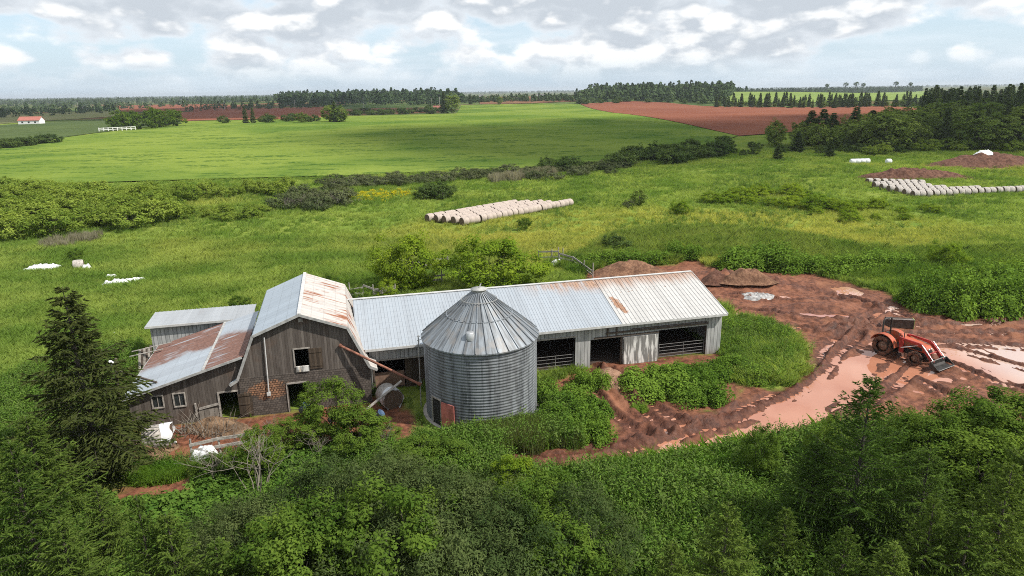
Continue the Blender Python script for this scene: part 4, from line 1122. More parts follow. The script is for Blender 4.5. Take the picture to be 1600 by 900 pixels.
A0, A1, AL = g2(722, 352.5), g2(893, 321.5), g2(668, 347)
ax = (A1-A0); LEN = float(np.hypot(*ax)); ax /= LEN; step = LEN/22; lat = (AL-A0)/4.
ends = ['rightmost of the five dark ends of the middle field bale stack', 'second dark bale end from the right in the middle field stack', 'central one of the five dark bale ends in the middle field stack',
        'second dark bale end from the left in the middle field stack', 'leftmost of the five dark ends of the middle field bale stack']
for r in range(5):
    for k in range([22, 19, 19, 18, 17][r]):
        p = A0 + lat*r + ax*(step*(k+.5)) + np.array([random.uniform(-.13, .13), random.uniform(-.13, .13)])
        bale('hay_bale', BM[random.randrange(4)], (p[0], p[1], hz(*p)+.64), math.atan2(ax[1], ax[0])+random.uniform(-.05, .05)+(PI if random.random() < .5 else 0),
             ('round hay bale, '+ends[r]) if k == 0 else 'weathered round hay bale lined up end to end in the middle field stack', 'hay bales stacked in the middle of the meadow')
B0, B1, BL = g2(1424, 308.5), g2(1600, 300.5), g2(1364, 293.5)
ax = (B1-B0); ax /= np.hypot(*ax); lat = (BL-B0)/5.
for r in range(6):
    for k in range([19, 12, 8, 7, 7, 7][r]):
        p = B0 + lat*r + ax*(1.3*(k+.5)) + np.array([random.uniform(-.1, .1), random.uniform(-.1, .1)])
        bale('hay_bale', BMG[random.randrange(3)], (p[0], p[1], hz(*p)+.60), math.atan2(ax[1], ax[0])+random.uniform(-.06, .06),
             'grey round hay bale lying in the long rows at the right edge of the meadow', 'grey hay bales at the right edge')
for k in range(8):
    p = g2(1358+k*11.5, 287.5+.4*k)
    bale('hay_bale', BMG[k % 3], (p[0], p[1], hz(*p)+.55), math.atan2(ax[1], ax[0])+.1, 'grey round hay bale in the short rear row behind the right hay rows', 'grey hay bales in the short rear row')

# ------------------------------------------------------------------ crumpled plastic, heaps, brush
KEEP_OUT = []
def heap(name, px, py, rx, ry, h, mat, label, cat, seed, rough=.35, n=44, rz=0., fr=1., kind=None, pk=1.35):
    c = on(px, py); KEEP_OUT.append((c[0], c[1], rx, ry)); rng = np.random.default_rng(seed); mb = MB(); V = []; F = []
    for i in range(n//2+1):
        q = i/(n//2)
        for j in range(n):
            a = 2*PI*j/n
            w = 1+.28*(fbm(math.cos(a)*1.3+seed, math.sin(a)*1.3, seed, 3)-.5)*2
            x, y = math.cos(a)*q*rx*w, math.sin(a)*q*ry*w
            z = h*(.5+.5*math.cos(PI*q**pk))*(1-rough+2*rough*float(fbm(x/fr*1.4+seed*3, y/fr*1.4, seed+5, 5))) - .10*q**4
            V.append((x, y, z))
    for i in range(n//2):
        for j in range(n):
            F.append((i*n+j, i*n+(j+1) % n, (i+1)*n+(j+1) % n, (i+1)*n+j))
    mb.add(V, F, 0, True); o = mb.build(name, mat, None, c); o.rotation_euler = (0, 0, rz)
    return tag(o, label, cat, kind=kind)
def fibre(name, a, b, sc=6):
    t = NT(name); co = t.coord('Object'); n = t.noise(co, sc, 8, .75); n2 = t.noise(co, 1.1, 4)
    c = t.mix(t.ramp(n, .32, .68), a, b); c = t.mix(t.ramp(n2, .45, .65, 0, .55), c, tuple(x*.45 for x in a))
    return t.pbr(c, .95, 0, .1, t.bump(n, 1., .12))
STRAW = fibre('rotting_straw', (.115, .070, .042), (.30, .20, .125))
DUNG = fibre('red_brown_heap', (.12, .06, .040), (.27, .155, .095), 4)
DUNGD = fibre('dark_heap', (.075, .035, .026), (.18, .095, .065), 2)
heap('straw_heap', 205, 708, 3.0, 1.5, .75, STRAW, 'heap of rotting brown straw spread in front of the left end of the lean-to', 'straw heap', 3)
heap('straw_heap', 340, 672, 2.2, 1.1, .75, STRAW, 'heap of rusty brown straw piled below the lean-to doorway', 'straw heap', 5)
heap('feed_heap', 953, 594, 1.5, 2.3, .75, fibre('silage', (.19, .10, .065), (.40, .25, .17), 5), 'spilled brown heap of silage in the open bay left of the white sliding door', 'silage heap', 7)
heap('dirt_mound', 985, 424, 4.6, 2.8, 1.15, DUNG, 'long brown dirt mound behind the shed roof beside the wooden fence', 'dirt mound', 8)
heap('dirt_mound', 1168, 446, 3.0, 1.7, 1.15, DUNG, 'rounded brown dirt mound in the mud right behind the shed gable', 'dirt mound', 9)
heap('dirt_mound', 1118, 444, 1.8, 1.5, .95, DUNGD, 'small dark dirt mound touching the gable end of the shed', 'dirt mound', 10)
heap('dung_heap', 1545, 258, 17., 8., 2.7, DUNGD, 'large dark brown dung heap with a white sheet on top near the right forest', 'dung heap', 12, .4, 60, 0, 3.)
heap('dung_heap', 1425, 279, 14., 4., 2.2, DUNGD, 'low dark dung heap behind the right hay rows', 'dung heap', 14, .5, 60, -.05, 3.)
def crumple(px, py, rx, ry, h, label, seed, rz=0., mat=WRAP, dz=0.):
    o = heap('plastic_sheet', px, py, rx, ry, h, mat, label, 'plastic sheet', seed, .6, 36, rz, .45, None, 2.6)
    o.location.z += dz; return o
crumple(72, 421, 2.6, 1.5, .55, 'larger torn white bale wrap lying flat in the meadow left of a brown bale', 21)
crumple(48, 424, 1.3, .7, .35, 'thin strip of white wrap trailing left of the torn wrap in the meadow', 22)
crumple(137, 422, .7, .6, .6, 'small white plastic scrap tucked against the brown bale in the meadow', 23)
crumple(182, 445, 1.8, .9, .5, 'white crumpled wrap in the grass above the dark spruce, larger piece', 24, -.1)
crumple(212, 440, 1.5, .7, .4, 'white crumpled wrap in the grass trailing off to the right', 25, .1)
crumple(175, 434, .8, .5, .4, 'small white plastic scrap just behind the crumpled wrap', 26)
crumple(180, 526, .45, .3, .4, 'tiny white plastic scrap in the weeds behind the dark spruce', 27)
crumple(322, 716, 1.0, .55, .62, 'white rounded plastic sack lying in the bushes below the straw heap', 28)
crumple(1185, 463, 2.4, 1.4, .45, 'wet grey plastic sheeting crumpled in the mud behind the shed', 29, 0, flat('wet_grey_plastic', (.30, .29, .28), .25, sc=3, var=.5))
crumple(1535, 257, 2.6, 1.3, .8, 'white plastic sheet lying on top of the large dung heap', 30, 0, WRAP, 2.5)
crumple(870, 416, .8, .5, .8, 'white plastic scrap beside the wooden fence behind the shed', 31, 0)
b = gp(124, 421); bale('hay_bale', BMG[0], (b[0], b[1], hz(b[0], b[1])+.5), .5, 'lone brown hay bale slumped beside white torn wrap in the meadow', None)
def wrapped(px, py, n, label, rz, group=None, R=.62):
    for k in range(n):
        p = g2(px, py)+np.array([math.cos(rz), math.sin(rz)])*1.25*k
        o = link('wrapped_bale', WBM, None, (p[0], p[1], hz(*p)+.55), rz); tag(o, label, 'wrapped bale', group)
WBM = bale_mesh(.66, 1.24, 40, [WRAP, WRAP])
wrapped(1332, 255.5, 4, 'white plastic wrapped bale in the short row at the far right meadow', .05, 'white wrapped bales in a row')
wrapped(1388, 255.5, 1, 'single white plastic wrapped bale right of the white row', .05)
def halfwrap(name, p, rz, label, sc=1.):
    r = empty(name, p, rz, label, 'hay bale'); r.scale = (sc,)*3
    mb = MB(); R = .74
    mb.lathe([(R*.93, -.75), (R, -.66), (R*1.01, 0), (R, .70), (R*.93, .75)], 28, 0, axis='x'); mb.lathe([(0, -.77), (R*.93, -.75)], 28, 1, axis='x'); mb.lathe([(R*.93, .75), (0, .77)], 28, 1, axis='x')
    o = mb.build('hay', [HAYG, HAYEND], r); o.location = (0, 0, R*.92)
    mb = MB(); rng = np.random.default_rng(3); n = 40; V = []; F = []
    for i in range(7):
        for j in range(n):
            a = 2*PI*j/n; x0 = .22+.06*math.sin(3*a); x1 = .80+.10*math.sin(5*a+1)
            x = x0+(x1-x0)*i/6; rr = R*(1.025+.012*math.sin(9*a+i)); V.append((x, rr*math.cos(a), rr*math.sin(a)))
    for i in range(6):
        for j in range(n): F.append((i*n+j, i*n+(j+1) % n, (i+1)*n+(j+1) % n, (i+1)*n+j))
    mb.add(V, F, 0, True); o = mb.build('plastic_wrap', WRAP, r); o.location = (0, 0, R*.92)
    return r
c = g2(252, 699); halfwrap('wrapped_bale', (c[0]-.1, c[1], .05), TH+.12, 'grey round bale with torn white wrap on its right end, in front of the lean-to')
c = bw(15.75, -.7); halfwrap('wrapped_bale', (c[0], c[1], .0), TH-1.25, 'round bale in a loose white wrap lying between the barn and the grain bin', .95)
mb = MB(); mb.bar(bw(14.2, -2.1, .55), bw(16.6, -1.2, 1.85), .22, .05); mb.bar(bw(14.3, -1.85, .5), bw(16.5, -1.0, 1.72), .12, .05); tag(mb.build('plank', BOARD), 'grey plank leaning over the white wrapped bale beside the bin', 'plank')
for px, py, r_, lb in ((472, 648, .28, 'small blue plastic drum half hidden in the bushes below the barn door'), (517, 667, .24, 'blue plastic tub half hidden in the tall bush in front of the barn'), (588, 660, .24, 'pale blue plastic tub lying in the weeds below the white wrapped bale')):
    c = on(px, py); mb = MB(); mb.lathe([(0, 0), (r_*.85, 0), (r_*1., .55), (r_*1.06, .58), (r_*.95, .58), (r_*.8, .05)], 18); o = mb.build('plastic_tub', flat('blue_plastic', (.06, .11, .20), .5), None, (c[0], c[1], c[2]+.35)); o.rotation_euler = (.7, .3, 1); tag(o, lb, 'tub')
br_ = empty('brush_pile', on(300, 682), 0, 'tangle of grey sticks piled against the lean-to wall beside the white wrapped bale', 'brush pile')
rng = np.random.default_rng(4); mb = MB()
for k in range(85):
    a = rng.uniform(0, 2*PI); p = np.array([rng.uniform(-1.2, 2.2), rng.uniform(-.4, .9), 0]); d = np.array([rng.normal(0, .6), rng.normal(0, .5), rng.uniform(.2, 1.1)])
    L = rng.uniform(.8, 1.9); m_ = p+d*L*.5+rng.normal(0, .08, 3); mb.tube([p, m_, p+d*L], [.022, .016, .006], 4, caps=False)
mb.build('sticks', TWIG, br_)['kind'] = 'stuff'
# ------------------------------------------------------------------ fences
POSTM = flat('grey_fence_wood', (.27, .25, .225), .9, sc=6, var=.4)
def fence(label, posts, rails, ph=1.7, skew=0.):
    """posts and rails given by photo pixels of the ground line"""
    W = [on(*p) for p in posts]; c = W[0]
    r = empty('wooden_fence', c, 0, label, 'fence')
    for w in W:
        mb = MB(); h = ph*random.uniform(.85, 1.2); x, y, z = w[0]-c[0], w[1]-c[1], w[2]-c[2]
        mb.tube([(x, y, z-.2), (x+random.uniform(-.06, .06), y, z+h)], [.075, .06], 6); mb.build('post', POSTM, r)
    for (i, za, j, zb) in rails:
        a, b = W[i], W[j]; mb = MB()
        mb.bar((a[0]-c[0], a[1]-c[1]-.08, a[2]-c[2]+za*1.25+.15), (b[0]-c[0], b[1]-c[1]-.08, b[2]-c[2]+zb*1.25+.15), .06, .18); mb.build('rail', POSTM, r)
fence('grey rail fence with a plank panel behind the rusty barn roof', [(548, 472), (569, 470), (584, 470), (618, 467)], [(0, .9, 1, 1.0), (0, .5, 1, .6), (2, .45, 3, .6), (2, .62, 3, .76), (2, .8, 3, .93), (1, 1.2, 2, .9)])
fence('short two rail fence between the two round bushes behind the shed', [(640, 430), (662, 424), (700, 422)], [(1, .95, 2, 1.0), (1, .5, 2, .5), (0, .8, 1, .9)], 1.7)
fence('dark rail fence below the large round bush behind the shed', [(652, 450), (691, 446), (720, 442)], [(0, .8, 1, .8), (0, .4, 1, .45), (1, .8, 2, .8)], 1.6)
fence('grey rail fence right of the large round bush', [(842, 411), (862, 411), (873, 412)], [(0, 1.0, 2, 1.1), (0, .45, 2, .55)], 1.7)
fence('leaning rail fence running down towards the dirt mound behind the shed', [(874, 414), (880, 410), (895, 418), (912, 426), (926, 433)], [(0, 1.0, 2, .85), (2, .9, 4, .5), (0, .6, 2, .5), (2, .5, 4, .2), (0, .3, 2, .2)], 1.5)
fence('broken rail fence in front of the straw heap below the lean-to', [(300, 716), (345, 708), (396, 700)], [(0, .55, 1, .65), (1, .65, 2, .7), (0, .25, 2, .35)], 1.0)
hb = MB(); hb.box(-.45, .45, -.35, .35, 0, .7); hb.box(-.5, .5, -.4, .4, .7, .76); tag(hb.build('beehive_box', TRIM_W, None, on(561, 470)), 'small white wooden box beside the fence behind the barn', 'box')
# ------------------------------------------------------------------ grass and weeds (stuff nobody could count)
GRASS = grassmat('meadow_grass_blades', (.220, .345, .066), (.410, .510, .125), (.600, .585, .150), .10)
GRASS_D = grassmat('rank_grass_blades', (.130, .245, .040), (.235, .350, .066), (.310, .390, .095), .2)
GRASS_Y = grassmat('dry_grass_blades', (.12, .15, .05), (.21, .215, .095), (.15, .18, .06), .3)
LUSH = grassmat('lush_grass_blades', (.115, .255, .028), (.205, .350, .045), (.22, .31, .05), .3)
def protos(name, meshes):
    c = bpy.data.collections.new(name)
    for me in meshes:
        o = bpy.data.objects.new(name, me); c.objects.link(o)
    return c
def scatter(name, pts, scl, coll, label, nvar, tilt=.12):
    """a mesh of points that carries tufts by geometry nodes"""
    n = len(pts)
    me = bpy.data.meshes.new(name); me.vertices.add(n); me.vertices.foreach_set('co', np.asarray(pts, np.float32).ravel())
    rng = np.random.default_rng(n)
    a = me.attributes.new('scl', 'FLOAT', 'POINT'); a.data.foreach_set('value', np.asarray(scl, np.float32))
    rot = np.stack([rng.normal(0, tilt, n), rng.normal(0, tilt, n), rng.uniform(0, 2*PI, n)], 1)
    a = me.attributes.new('rot', 'FLOAT_VECTOR', 'POINT'); a.data.foreach_set('vector', rot.astype(np.float32).ravel())
    a = me.attributes.new('pick', 'INT', 'POINT'); a.data.foreach_set('value', rng.integers(0, nvar, n).astype(np.int32))
    o = bpy.data.objects.new(name, me); COL.objects.link(o)
    g = bpy.data.node_groups.new(name+'_nodes', 'GeometryNodeTree')
    g.interface.new_socket('Geometry', in_out='INPUT', socket_type='NodeSocketGeometry')
    g.interface.new_socket('Geometry', in_out='OUTPUT', socket_type='NodeSocketGeometry')
    N = g.nodes.new; L = g.links.new
    gi, go, ip, ci = N('NodeGroupInput'), N('NodeGroupOutput'), N('GeometryNodeInstanceOnPoints'), N('GeometryNodeCollectionInfo')
    ci.inputs['Collection'].default_value = coll; ci.inputs['Separate Children'].default_value = True; ci.inputs['Reset Children'].default_value = True
    def at(nm, ty):
        k = N('GeometryNodeInputNamedAttribute'); k.data_type = ty; k.inputs['Name'].default_value = nm; return k.outputs['Attribute']
    e = N('FunctionNodeEulerToRotation'); L(at('rot', 'FLOAT_VECTOR'), e.inputs[0])
    L(gi.outputs[0], ip.inputs['Points']); L(ci.outputs[0], ip.inputs['Instance']); ip.inputs['Pick Instance'].default_value = True
    L(at('pick', 'INT'), ip.inputs['Instance Index']); L(e.outputs[0], ip.inputs['Rotation']); L(at('scl', 'FLOAT'), ip.inputs['Scale'])
    L(ip.outputs[0], go.inputs[0])
    md = o.modifiers.new('scatter', 'NODES'); md.node_group = g
    tag(o, label, 'grass', None, 'stuff')
    return o
def zgrid(P):
    """ground height at many points"""
    i = np.clip(np.searchsorted(gx, P[:, 0]), 1, nx-1); j = np.clip(np.searchsorted(gy, P[:, 1]), 1, ny-1)
    fx = (P[:, 0]-gx[i-1])/(gx[i]-gx[i-1]); fy = (P[:, 1]-gy[j-1])/(gy[j]-gy[j-1])
    f = lambda A: (A[j-1, i-1]*(1-fx)+A[j-1, i]*fx)*(1-fy)+(A[j, i-1]*(1-fx)+A[j, i]*fx)*fy
    return f(GZ), f(mudA)
def free(P, mud=.25):
    """away from mud and from under the roofs"""
    z, m = zgrid(P)
    q = P[:, :2]-FO[:2]; u = q@FU[:2]; v = q@FV[:2]
    b = ((u > -.3) & (u < 6.5) & (v > -.05) & (v < 9.3)) | ((u > -1.2) & (u < 6.4) & (v > 9) & (v < 13.6)) | ((u > 6.3) & (u < 14.8) & (v > -.1) & (v < 10.1)) | ((u > 14.7) & (u < 41.5) & (v > 1.3) & (v < 12.4)) | (np.hypot(u-SC_U, v-SC_V) < SR+.15)
    for (cx, cy, rx, ry) in KEEP_OUT: b |= (((P[:, 0]-cx)/(rx+.15))**2+((P[:, 1]-cy)/(ry+.15))**2 < 1) if rx < 4 else False
    return (~b) & (m < mud), z
def rpoints(seed, n, x0, x1, y0, y1):
    r = np.random.default_rng(seed)
    return np.stack([r.uniform(x0, x1, n), r.uniform(y0, y1, n)], 1), r
def inview(P, mg=1.12):
    return np.abs(P[:, 0]) < (P[:, 1]*.96+6)*.75*mg
MEADOW_T = protos('meadow_tuft', [tuft_mesh('meadow_tuft', i, 56, .50+.08*i, .60, .036+.004*i, GRASS, 1.1) for i in range(4)])
RANK_T = protos('rank_tuft', [tuft_mesh('rank_tuft', i+20, 48, .80, .50, .032, GRASS_D, .9) for i in range(3)])
DRY_T = protos('dry_tuft', [tuft_mesh('dry_tuft', i+30, 40, 1.0, .4, .028, GRASS_Y if i else GRASS_D, .3) for i in range(3)])
LUSH_T = protos('lush_tuft', [tuft_mesh('lush_tuft', i+40, 50, .45, .45, .030, LUSH, 1.0) for i in range(3)])
WEEDM = leafmat('weed_leaves', (.055, .125, .020), (.150, .245, .042), trans=.35)
WEEDY = leafmat('pale_weed_leaves', (.090, .150, .036), (.165, .235, .06), trans=.35)
STEM_T = protos('weed_stems', [stem_mesh('weed_stems', i, 9, 1.0+.15*i, .38, .17, [WEEDM, WEEDM, WEEDY, WEEDM][i], 13) for i in range(4)])
FERN_T = protos('ground_leaves', [mound_mesh(i+60, .7, .7, .55, 260, .15, WEEDM, 5) for i in range(3)])
def dens(P, fy, fd): return np.interp(P[:, 1], fy, fd)
allp = []; alls = []
P, r = rpoints(1, 150000, -85, 110, 44, 95); ok, z = free(P); k = ok & inview(P) & (r.uniform(0, 1, len(P)) < dens(P, [44, 60, 95], [.95, .8, .5]))
allp.append(np.column_stack([P[k], z[k]])); alls.append(r.uniform(.65, 1.15, k.sum())*(.6+.75*fbm(P[k, 0]/5, P[k, 1]/5, 77, 3)))
P, r = rpoints(2, 42000, -160, 190, 95, 215); ok, z = free(P); k = ok & inview(P) & (sdist(polyw([(-350,330),(0,292),(100,288),(300,282),(540,276),(700,268),(850,263),(960,252),(1050,238),(1160,218),(1500,190),(1500,170),(-300,185)]), P[:, 0], P[:, 1]) > 1)
allp.append(np.column_stack([P[k], z[k]])); alls.append(r.uniform(.7, 1.15, k.sum())*(.6+.75*fbm(P[k, 0]/8, P[k, 1]/8, 78, 3)))
scatter('meadow_grass', np.concatenate(allp), np.concatenate(alls), MEADOW_T, 'tall light green meadow grass all round the hay bales behind the barn', 4)
def zone(name, seed, n, poly, coll, nv, s0, s1, label, mud=.3, edge=.6):
    W = polyw(poly) if len(poly[0]) == 2 else poly
    x0, y0 = W.min(0); x1, y1 = W.max(0)
    P, r = rpoints(seed, n, x0, x1, y0, y1); ok, z = free(P, mud)
    d = sdist(W, P[:, 0], P[:, 1]) + (fbm(P[:, 0]/1.5, P[:, 1]/1.5, seed, 3)-.5)*2*edge
    k = ok & (d < 0) & inview(P, 1.2)
    return scatter(name, np.column_stack([P[k], z[k]]), r.uniform(s0, s1, k.sum())*(.7+.6*fbm(P[k, 0]/3, P[k, 1]/3, seed+3, 3)), coll, label, nv)
zone('rank_grass', 3, 26000, [(850,415),(905,402),(940,375),(1000,362),(1100,358),(1250,372),(1350,392),(1500,395),(1700,380),(1700,470),(1420,455),(1280,425),(1100,405),(1050,412),(960,408),(905,430)], RANK_T, 3, .7, 1.5, 'darker rank grass in the hollow between the meadow and the mud')
zone('yard_grass', 4, 9000, [(1128,512),(1160,500),(1198,506),(1236,532),(1244,556),(1228,580),(1195,600),(1150,594),(1128,560)], LUSH_T, 3, .45, .85, 'bright lush grass in the patch right of the shed gable', .6, 1.6)
zone('yard_weeds', 14, 2600, [(1128,512),(1160,500),(1200,506),(1240,532),(1250,556),(1232,580),(1195,600),(1150,592),(1128,560)], STEM_T, 4, .3, .75, 'uneven leafy weeds standing in the grass patch right of the shed gable', .6)
zone('bank_weeds', 15, 700, [(845,610),(890,596),(940,640),(948,690),(900,700),(850,690)], STEM_T, 4, .35, .8, 'uneven leafy weeds between the weed clumps on the bank beside the bin', .9)
zone('barn_weeds', 16, 1500, [(205,700),(290,690),(400,668),(570,640),(640,660),(600,700),(440,706),(330,735),(235,740)], STEM_T, 4, .3, .7, 'sparse weeds in front of the barn doors', .99)
YEL = leafmat('yellow_flowers', (.30, .32, .02), (.62, .52, .02), trans=.2)
YEL_T = protos('yellow_tuft', [mound_mesh(i+160, .6, .6, .5, 200, .12, YEL, 5) for i in range(2)])
zone('track_edge_grass', 20, 3600, [(835,754),(900,748),(1000,736),(1120,721),(1240,694),(1330,677),(1345,705),(1200,745),(1000,775),(860,785)], LUSH_T, 3, 1.2, 2.1, 'strip of tall light grass along the near edge of the muddy road', .5, .8)
zone('yellow_flowers', 17, 230, [(540,313),(562,301),(600,298),(642,297),(652,304),(590,316)], YEL_T, 2, .7, 1.2, 'patch of yellow wild flowers at the far edge of the meadow left of the bales', .3, 2.)
REED = grassmat('pale_reed_blades', (.30, .28, .20), (.42, .39, .30), (.34, .33, .22), .3)
REED_T = protos('reed_tuft', [tuft_mesh('reed_tuft', i+70, 34, 1.5, .4, .05, REED, .25) for i in range(2)])
zone('pale_reeds', 18, 1100, [(765,281),(800,275),(862,268),(872,273),(820,281),(775,288)], REED_T, 2, .7, 1.2, 'pale dead reeds in the rough strip below the crop field', .3, 1.5)
zone('dead_stalks', 19, 420, [(60,386),(110,376),(155,368),(160,374),(110,388),(70,394)], REED_T, 2, .5, .9, 'pale dead stalks at the foot of the broad left thicket', .3, 1.)
zone('bank_grass', 5, 4600, [(846,664),(900,682),(938,690),(880,702),(790,714),(745,706),(700,692),(760,678)], DRY_T, 3, .55, 1.15, 'tall brownish grass on the bank below the grain bin', .5, 1.3)
zone('bank_stems', 21, 900, [(846,664),(900,682),(938,690),(880,702),(790,714),(745,706),(700,692),(760,678)], STEM_T, 4, .4, .95, 'leafy weeds mixed into the tall grass below the grain bin', .6, 1.2)
zone('front_grass', 6, 34000, np.array([(-30., 20.), (30, 20), (46, 30), (50, 44), (30, 40), (10, 33), (-1, 33.5), (-6, 37), (-15.5, 37.0), (-16.5, 34.6), (-21, 34.2), (-25, 37.5), (-42, 50), (-50, 34)]), RANK_T, 3, .6, 1.1, 'rank green grass under the bushes along the near edge', .3)
zone('weed_stems', 7, 13000, [(835,752),(900,748),(1000,736),(1120,722),(1240,694),(1330,680),(1480,680),(1600,690),(1700,720),(1700,930),(780,930),(800,800)], STEM_T, 4, .55, 1.15, 'tall leafy weeds growing thick along the near side of the muddy road', .3)
zone('side_weeds', 8, 5200, [(560,705),(660,690),(740,690),(850,720),(840,760),(700,760),(560,760)], STEM_T, 4, .5, .95, 'leafy weeds in front of the grain bin', .35)
zone('ground_leaves', 9, 5200, [(-150,640),(100,660),(140,720),(150,775),(205,795),(300,775),(320,735),(350,705),(560,700),(780,740),(860,930),(-250,930)], FERN_T, 3, .7, 1.4, 'low leafy ground cover under the bushes at the near left', .4)
zone('bright_grass', 10, 1500, [(185,745),(210,728),(275,735),(280,748),(220,756)], LUSH_T, 3, .7, 1.1, 'bright green grass strip below the brown straw heap', .9, .2)
P, r = rpoints(55, 26000, -30, 60, 27, 78); z, mm = zgrid(P); ok, z = free(P, .97); k = ok & inview(P) & (mm > .03) & (r.uniform(0, 1, len(P)) < .5*(1-mm)+.012)
scatter('edge_weeds', np.column_stack([P[k], z[k]]), r.uniform(.2, .7, k.sum()), STEM_T, 'straggling weeds thinning out over the edge of the mud', 4)
P, r = rpoints(56, 60000, -90, 140, 48, 175); ok, z = free(P); k = ok & inview(P) & (fbm(P[:, 0]/9, P[:, 1]/9, 91, 4) > .56) & (r.uniform(0, 1, len(P)) < .55) & (sdist(polyw([(0,292),(100,288),(300,282),(540,276),(700,268),(850,263),(960,252),(1050,238),(1160,218),(1500,190),(1500,170),(-300,185),(-350,330)]), P[:, 0], P[:, 1]) > 1)
scatter('meadow_weeds', np.column_stack([P[k], z[k]]), r.uniform(.35, .85, k.sum()), STEM_T, 'patches of darker leafy weeds standing in the meadow grass', 4)
zone('field_margin', 11, 9000, [(-100,640),(0,600),(110,560),(225,540),(235,610),(200,640),(160,690),(-100,720)], STEM_T, 4, .5, .9, 'leafy weeds left of the lean-to around the dark spruce', .3)

# ------------------------------------------------------------------ trees and bushes
def tall(px, pyb, pyt):
    """height of something standing at ground pixel (px, pyb) whose top shows at pyt"""
    p = gp(px, pyb); d = ray(px, pyt); q = CAMP+d*(p[1]/d[1]); return max(.3, q[2]-float(hbase(p[0], p[1])))
def at_top(px, dist, pyt):
    d = ray(px, pyt); q = CAMP+d*(dist/d[1]); return (q[0], dist, 0.), q[2]
def plant_px(name, meshes, px, pyb, pyt, H0, label, cat, group=None, wide=1., parts=('crown', 'trunk'), rz=None):
    h = tall(px, pyb, pyt); s = h/H0; p = on(px, pyb)
    return plant(name, meshes, p, rz, (s*wide, s*wide, s), label, cat, group, parts)
SPR = [conifer_mesh('spruce', i, 9., 2.9, 32, 9, 14, .19, LEAF['spruce'], .30, sprays=8, gap=.16) for i in range(2)]
YSP = [conifer_mesh('young_spruce', i+5, 6., 2.0, 24, 8, 11, .17, LEAF['spruce_light'], .10, sprays=8, asc=.22, wid=.13) for i in range(3)]
LAR = [conifer_mesh('larch', i+9, 9., 3.3, 34, 8, 14, .17, LEAF['larch'], .12, bark=flat('larch_bark', (.05, .045, .035), .95), sprays=9, wid=.12, asc=.2, gap=.1) for i in range(2)]
LEAF['field_spruce'] = leafmat('field_spruce_needles', (.052, .086, .030), (.125, .165, .055), trans=.22)
MSP = [conifer_mesh('field_spruce', i+15, 11., 2.7, 22, 6, 5, .62, LEAF['field_spruce'], .22, sprays=4, wid=.25) for i in range(3)]
WIL = [tree_mesh('willow', i, 3., 1.9, .5, 170, 120, .098, LEAF['willow'], .16, aspect=.34, stems=5, droop=.25) for i in range(4)]
ALD = [tree_mesh('alder', i+10, 4., 1.8, .7, 130, 130, .115, LEAF['alder'], .18, stems=3) for i in range(3)]
BRT = [tree_mesh('bright_bush', i+20, 4., 2.5, .4, 150, 90, .17, LEAF['bright'], .17, stems=4) for i in range(2)]
HDG = [tree_mesh('hedge_bush', i+30, 3., 2.0, .3, 90, 45, .24, LEAF['hedge'], .20, stems=4, limbs=6) for i in range(4)]
DUL = [tree_mesh('dull_bush', i+40, 2.5, 2.0, .2, 70, 42, .22, LEAF['dull'], .20, stems=4, limbs=8, bark=BARK_GREY) for i in range(2)]
DRK = [tree_mesh('dark_bush', i+50, 3., 2.0, .2, 70, 42, .27, LEAF['dark'], .22, stems=3, limbs=4) for i in range(3)]
LEAF['forest'] = leafmat('forest_leaf', (.085, .145, .030), (.230, .290, .066), trans=.35)
FOR = [tree_mesh('forest_tree', i+60, 9., 3.4, 1.2, 90, 40, .52, LEAF['forest'], .22, stems=1, limbs=8) for i in range(4)]
BARE = [bare_mesh(i, 3.2, 1.4, 9, 3) for i in range(2)]
one = lambda L: L[random.randrange(len(L))]
# near left: big dark spruce and young spruces
p, h = at_top(96, 33.5, 447); plant('spruce', SPR[0], p, 0., (h/9*1.22, h/9*1.22, h/9), 'large dark old spruce with a ragged top standing left of the lean-to', 'spruce')
for px, d, pt, lb, w in ((14, 24., 690, 'young spruce with a tall pale leader at the lower left corner', 1.), (92, 22.5, 812, 'low bushy young spruce at the bottom left, right of the corner spruce', 1.3), (212, 21., 775, 'slender young spruce with a bare stem in front of the red soil patch', .75),
                         (258, 21., 800, 'young spruce with a yellowish leader at the bottom edge, left of the willow thicket', 1.), (335, 20.5, 845, 'small young spruce at the bottom edge just left of the willow thicket', 1.2), (-60, 27., 640, 'young spruce half outside the left edge', 1.1), (150, 26., 760, 'young spruce under the large dark spruce', 1.2),
                         (40, 29., 650, 'young spruce filling the gap below the large dark spruce', 1.3)):
    p, h = at_top(px, d, pt); plant('young_spruce', one(YSP), p, None, (h/6*w, h/6*w, h/6), lb, 'spruce')
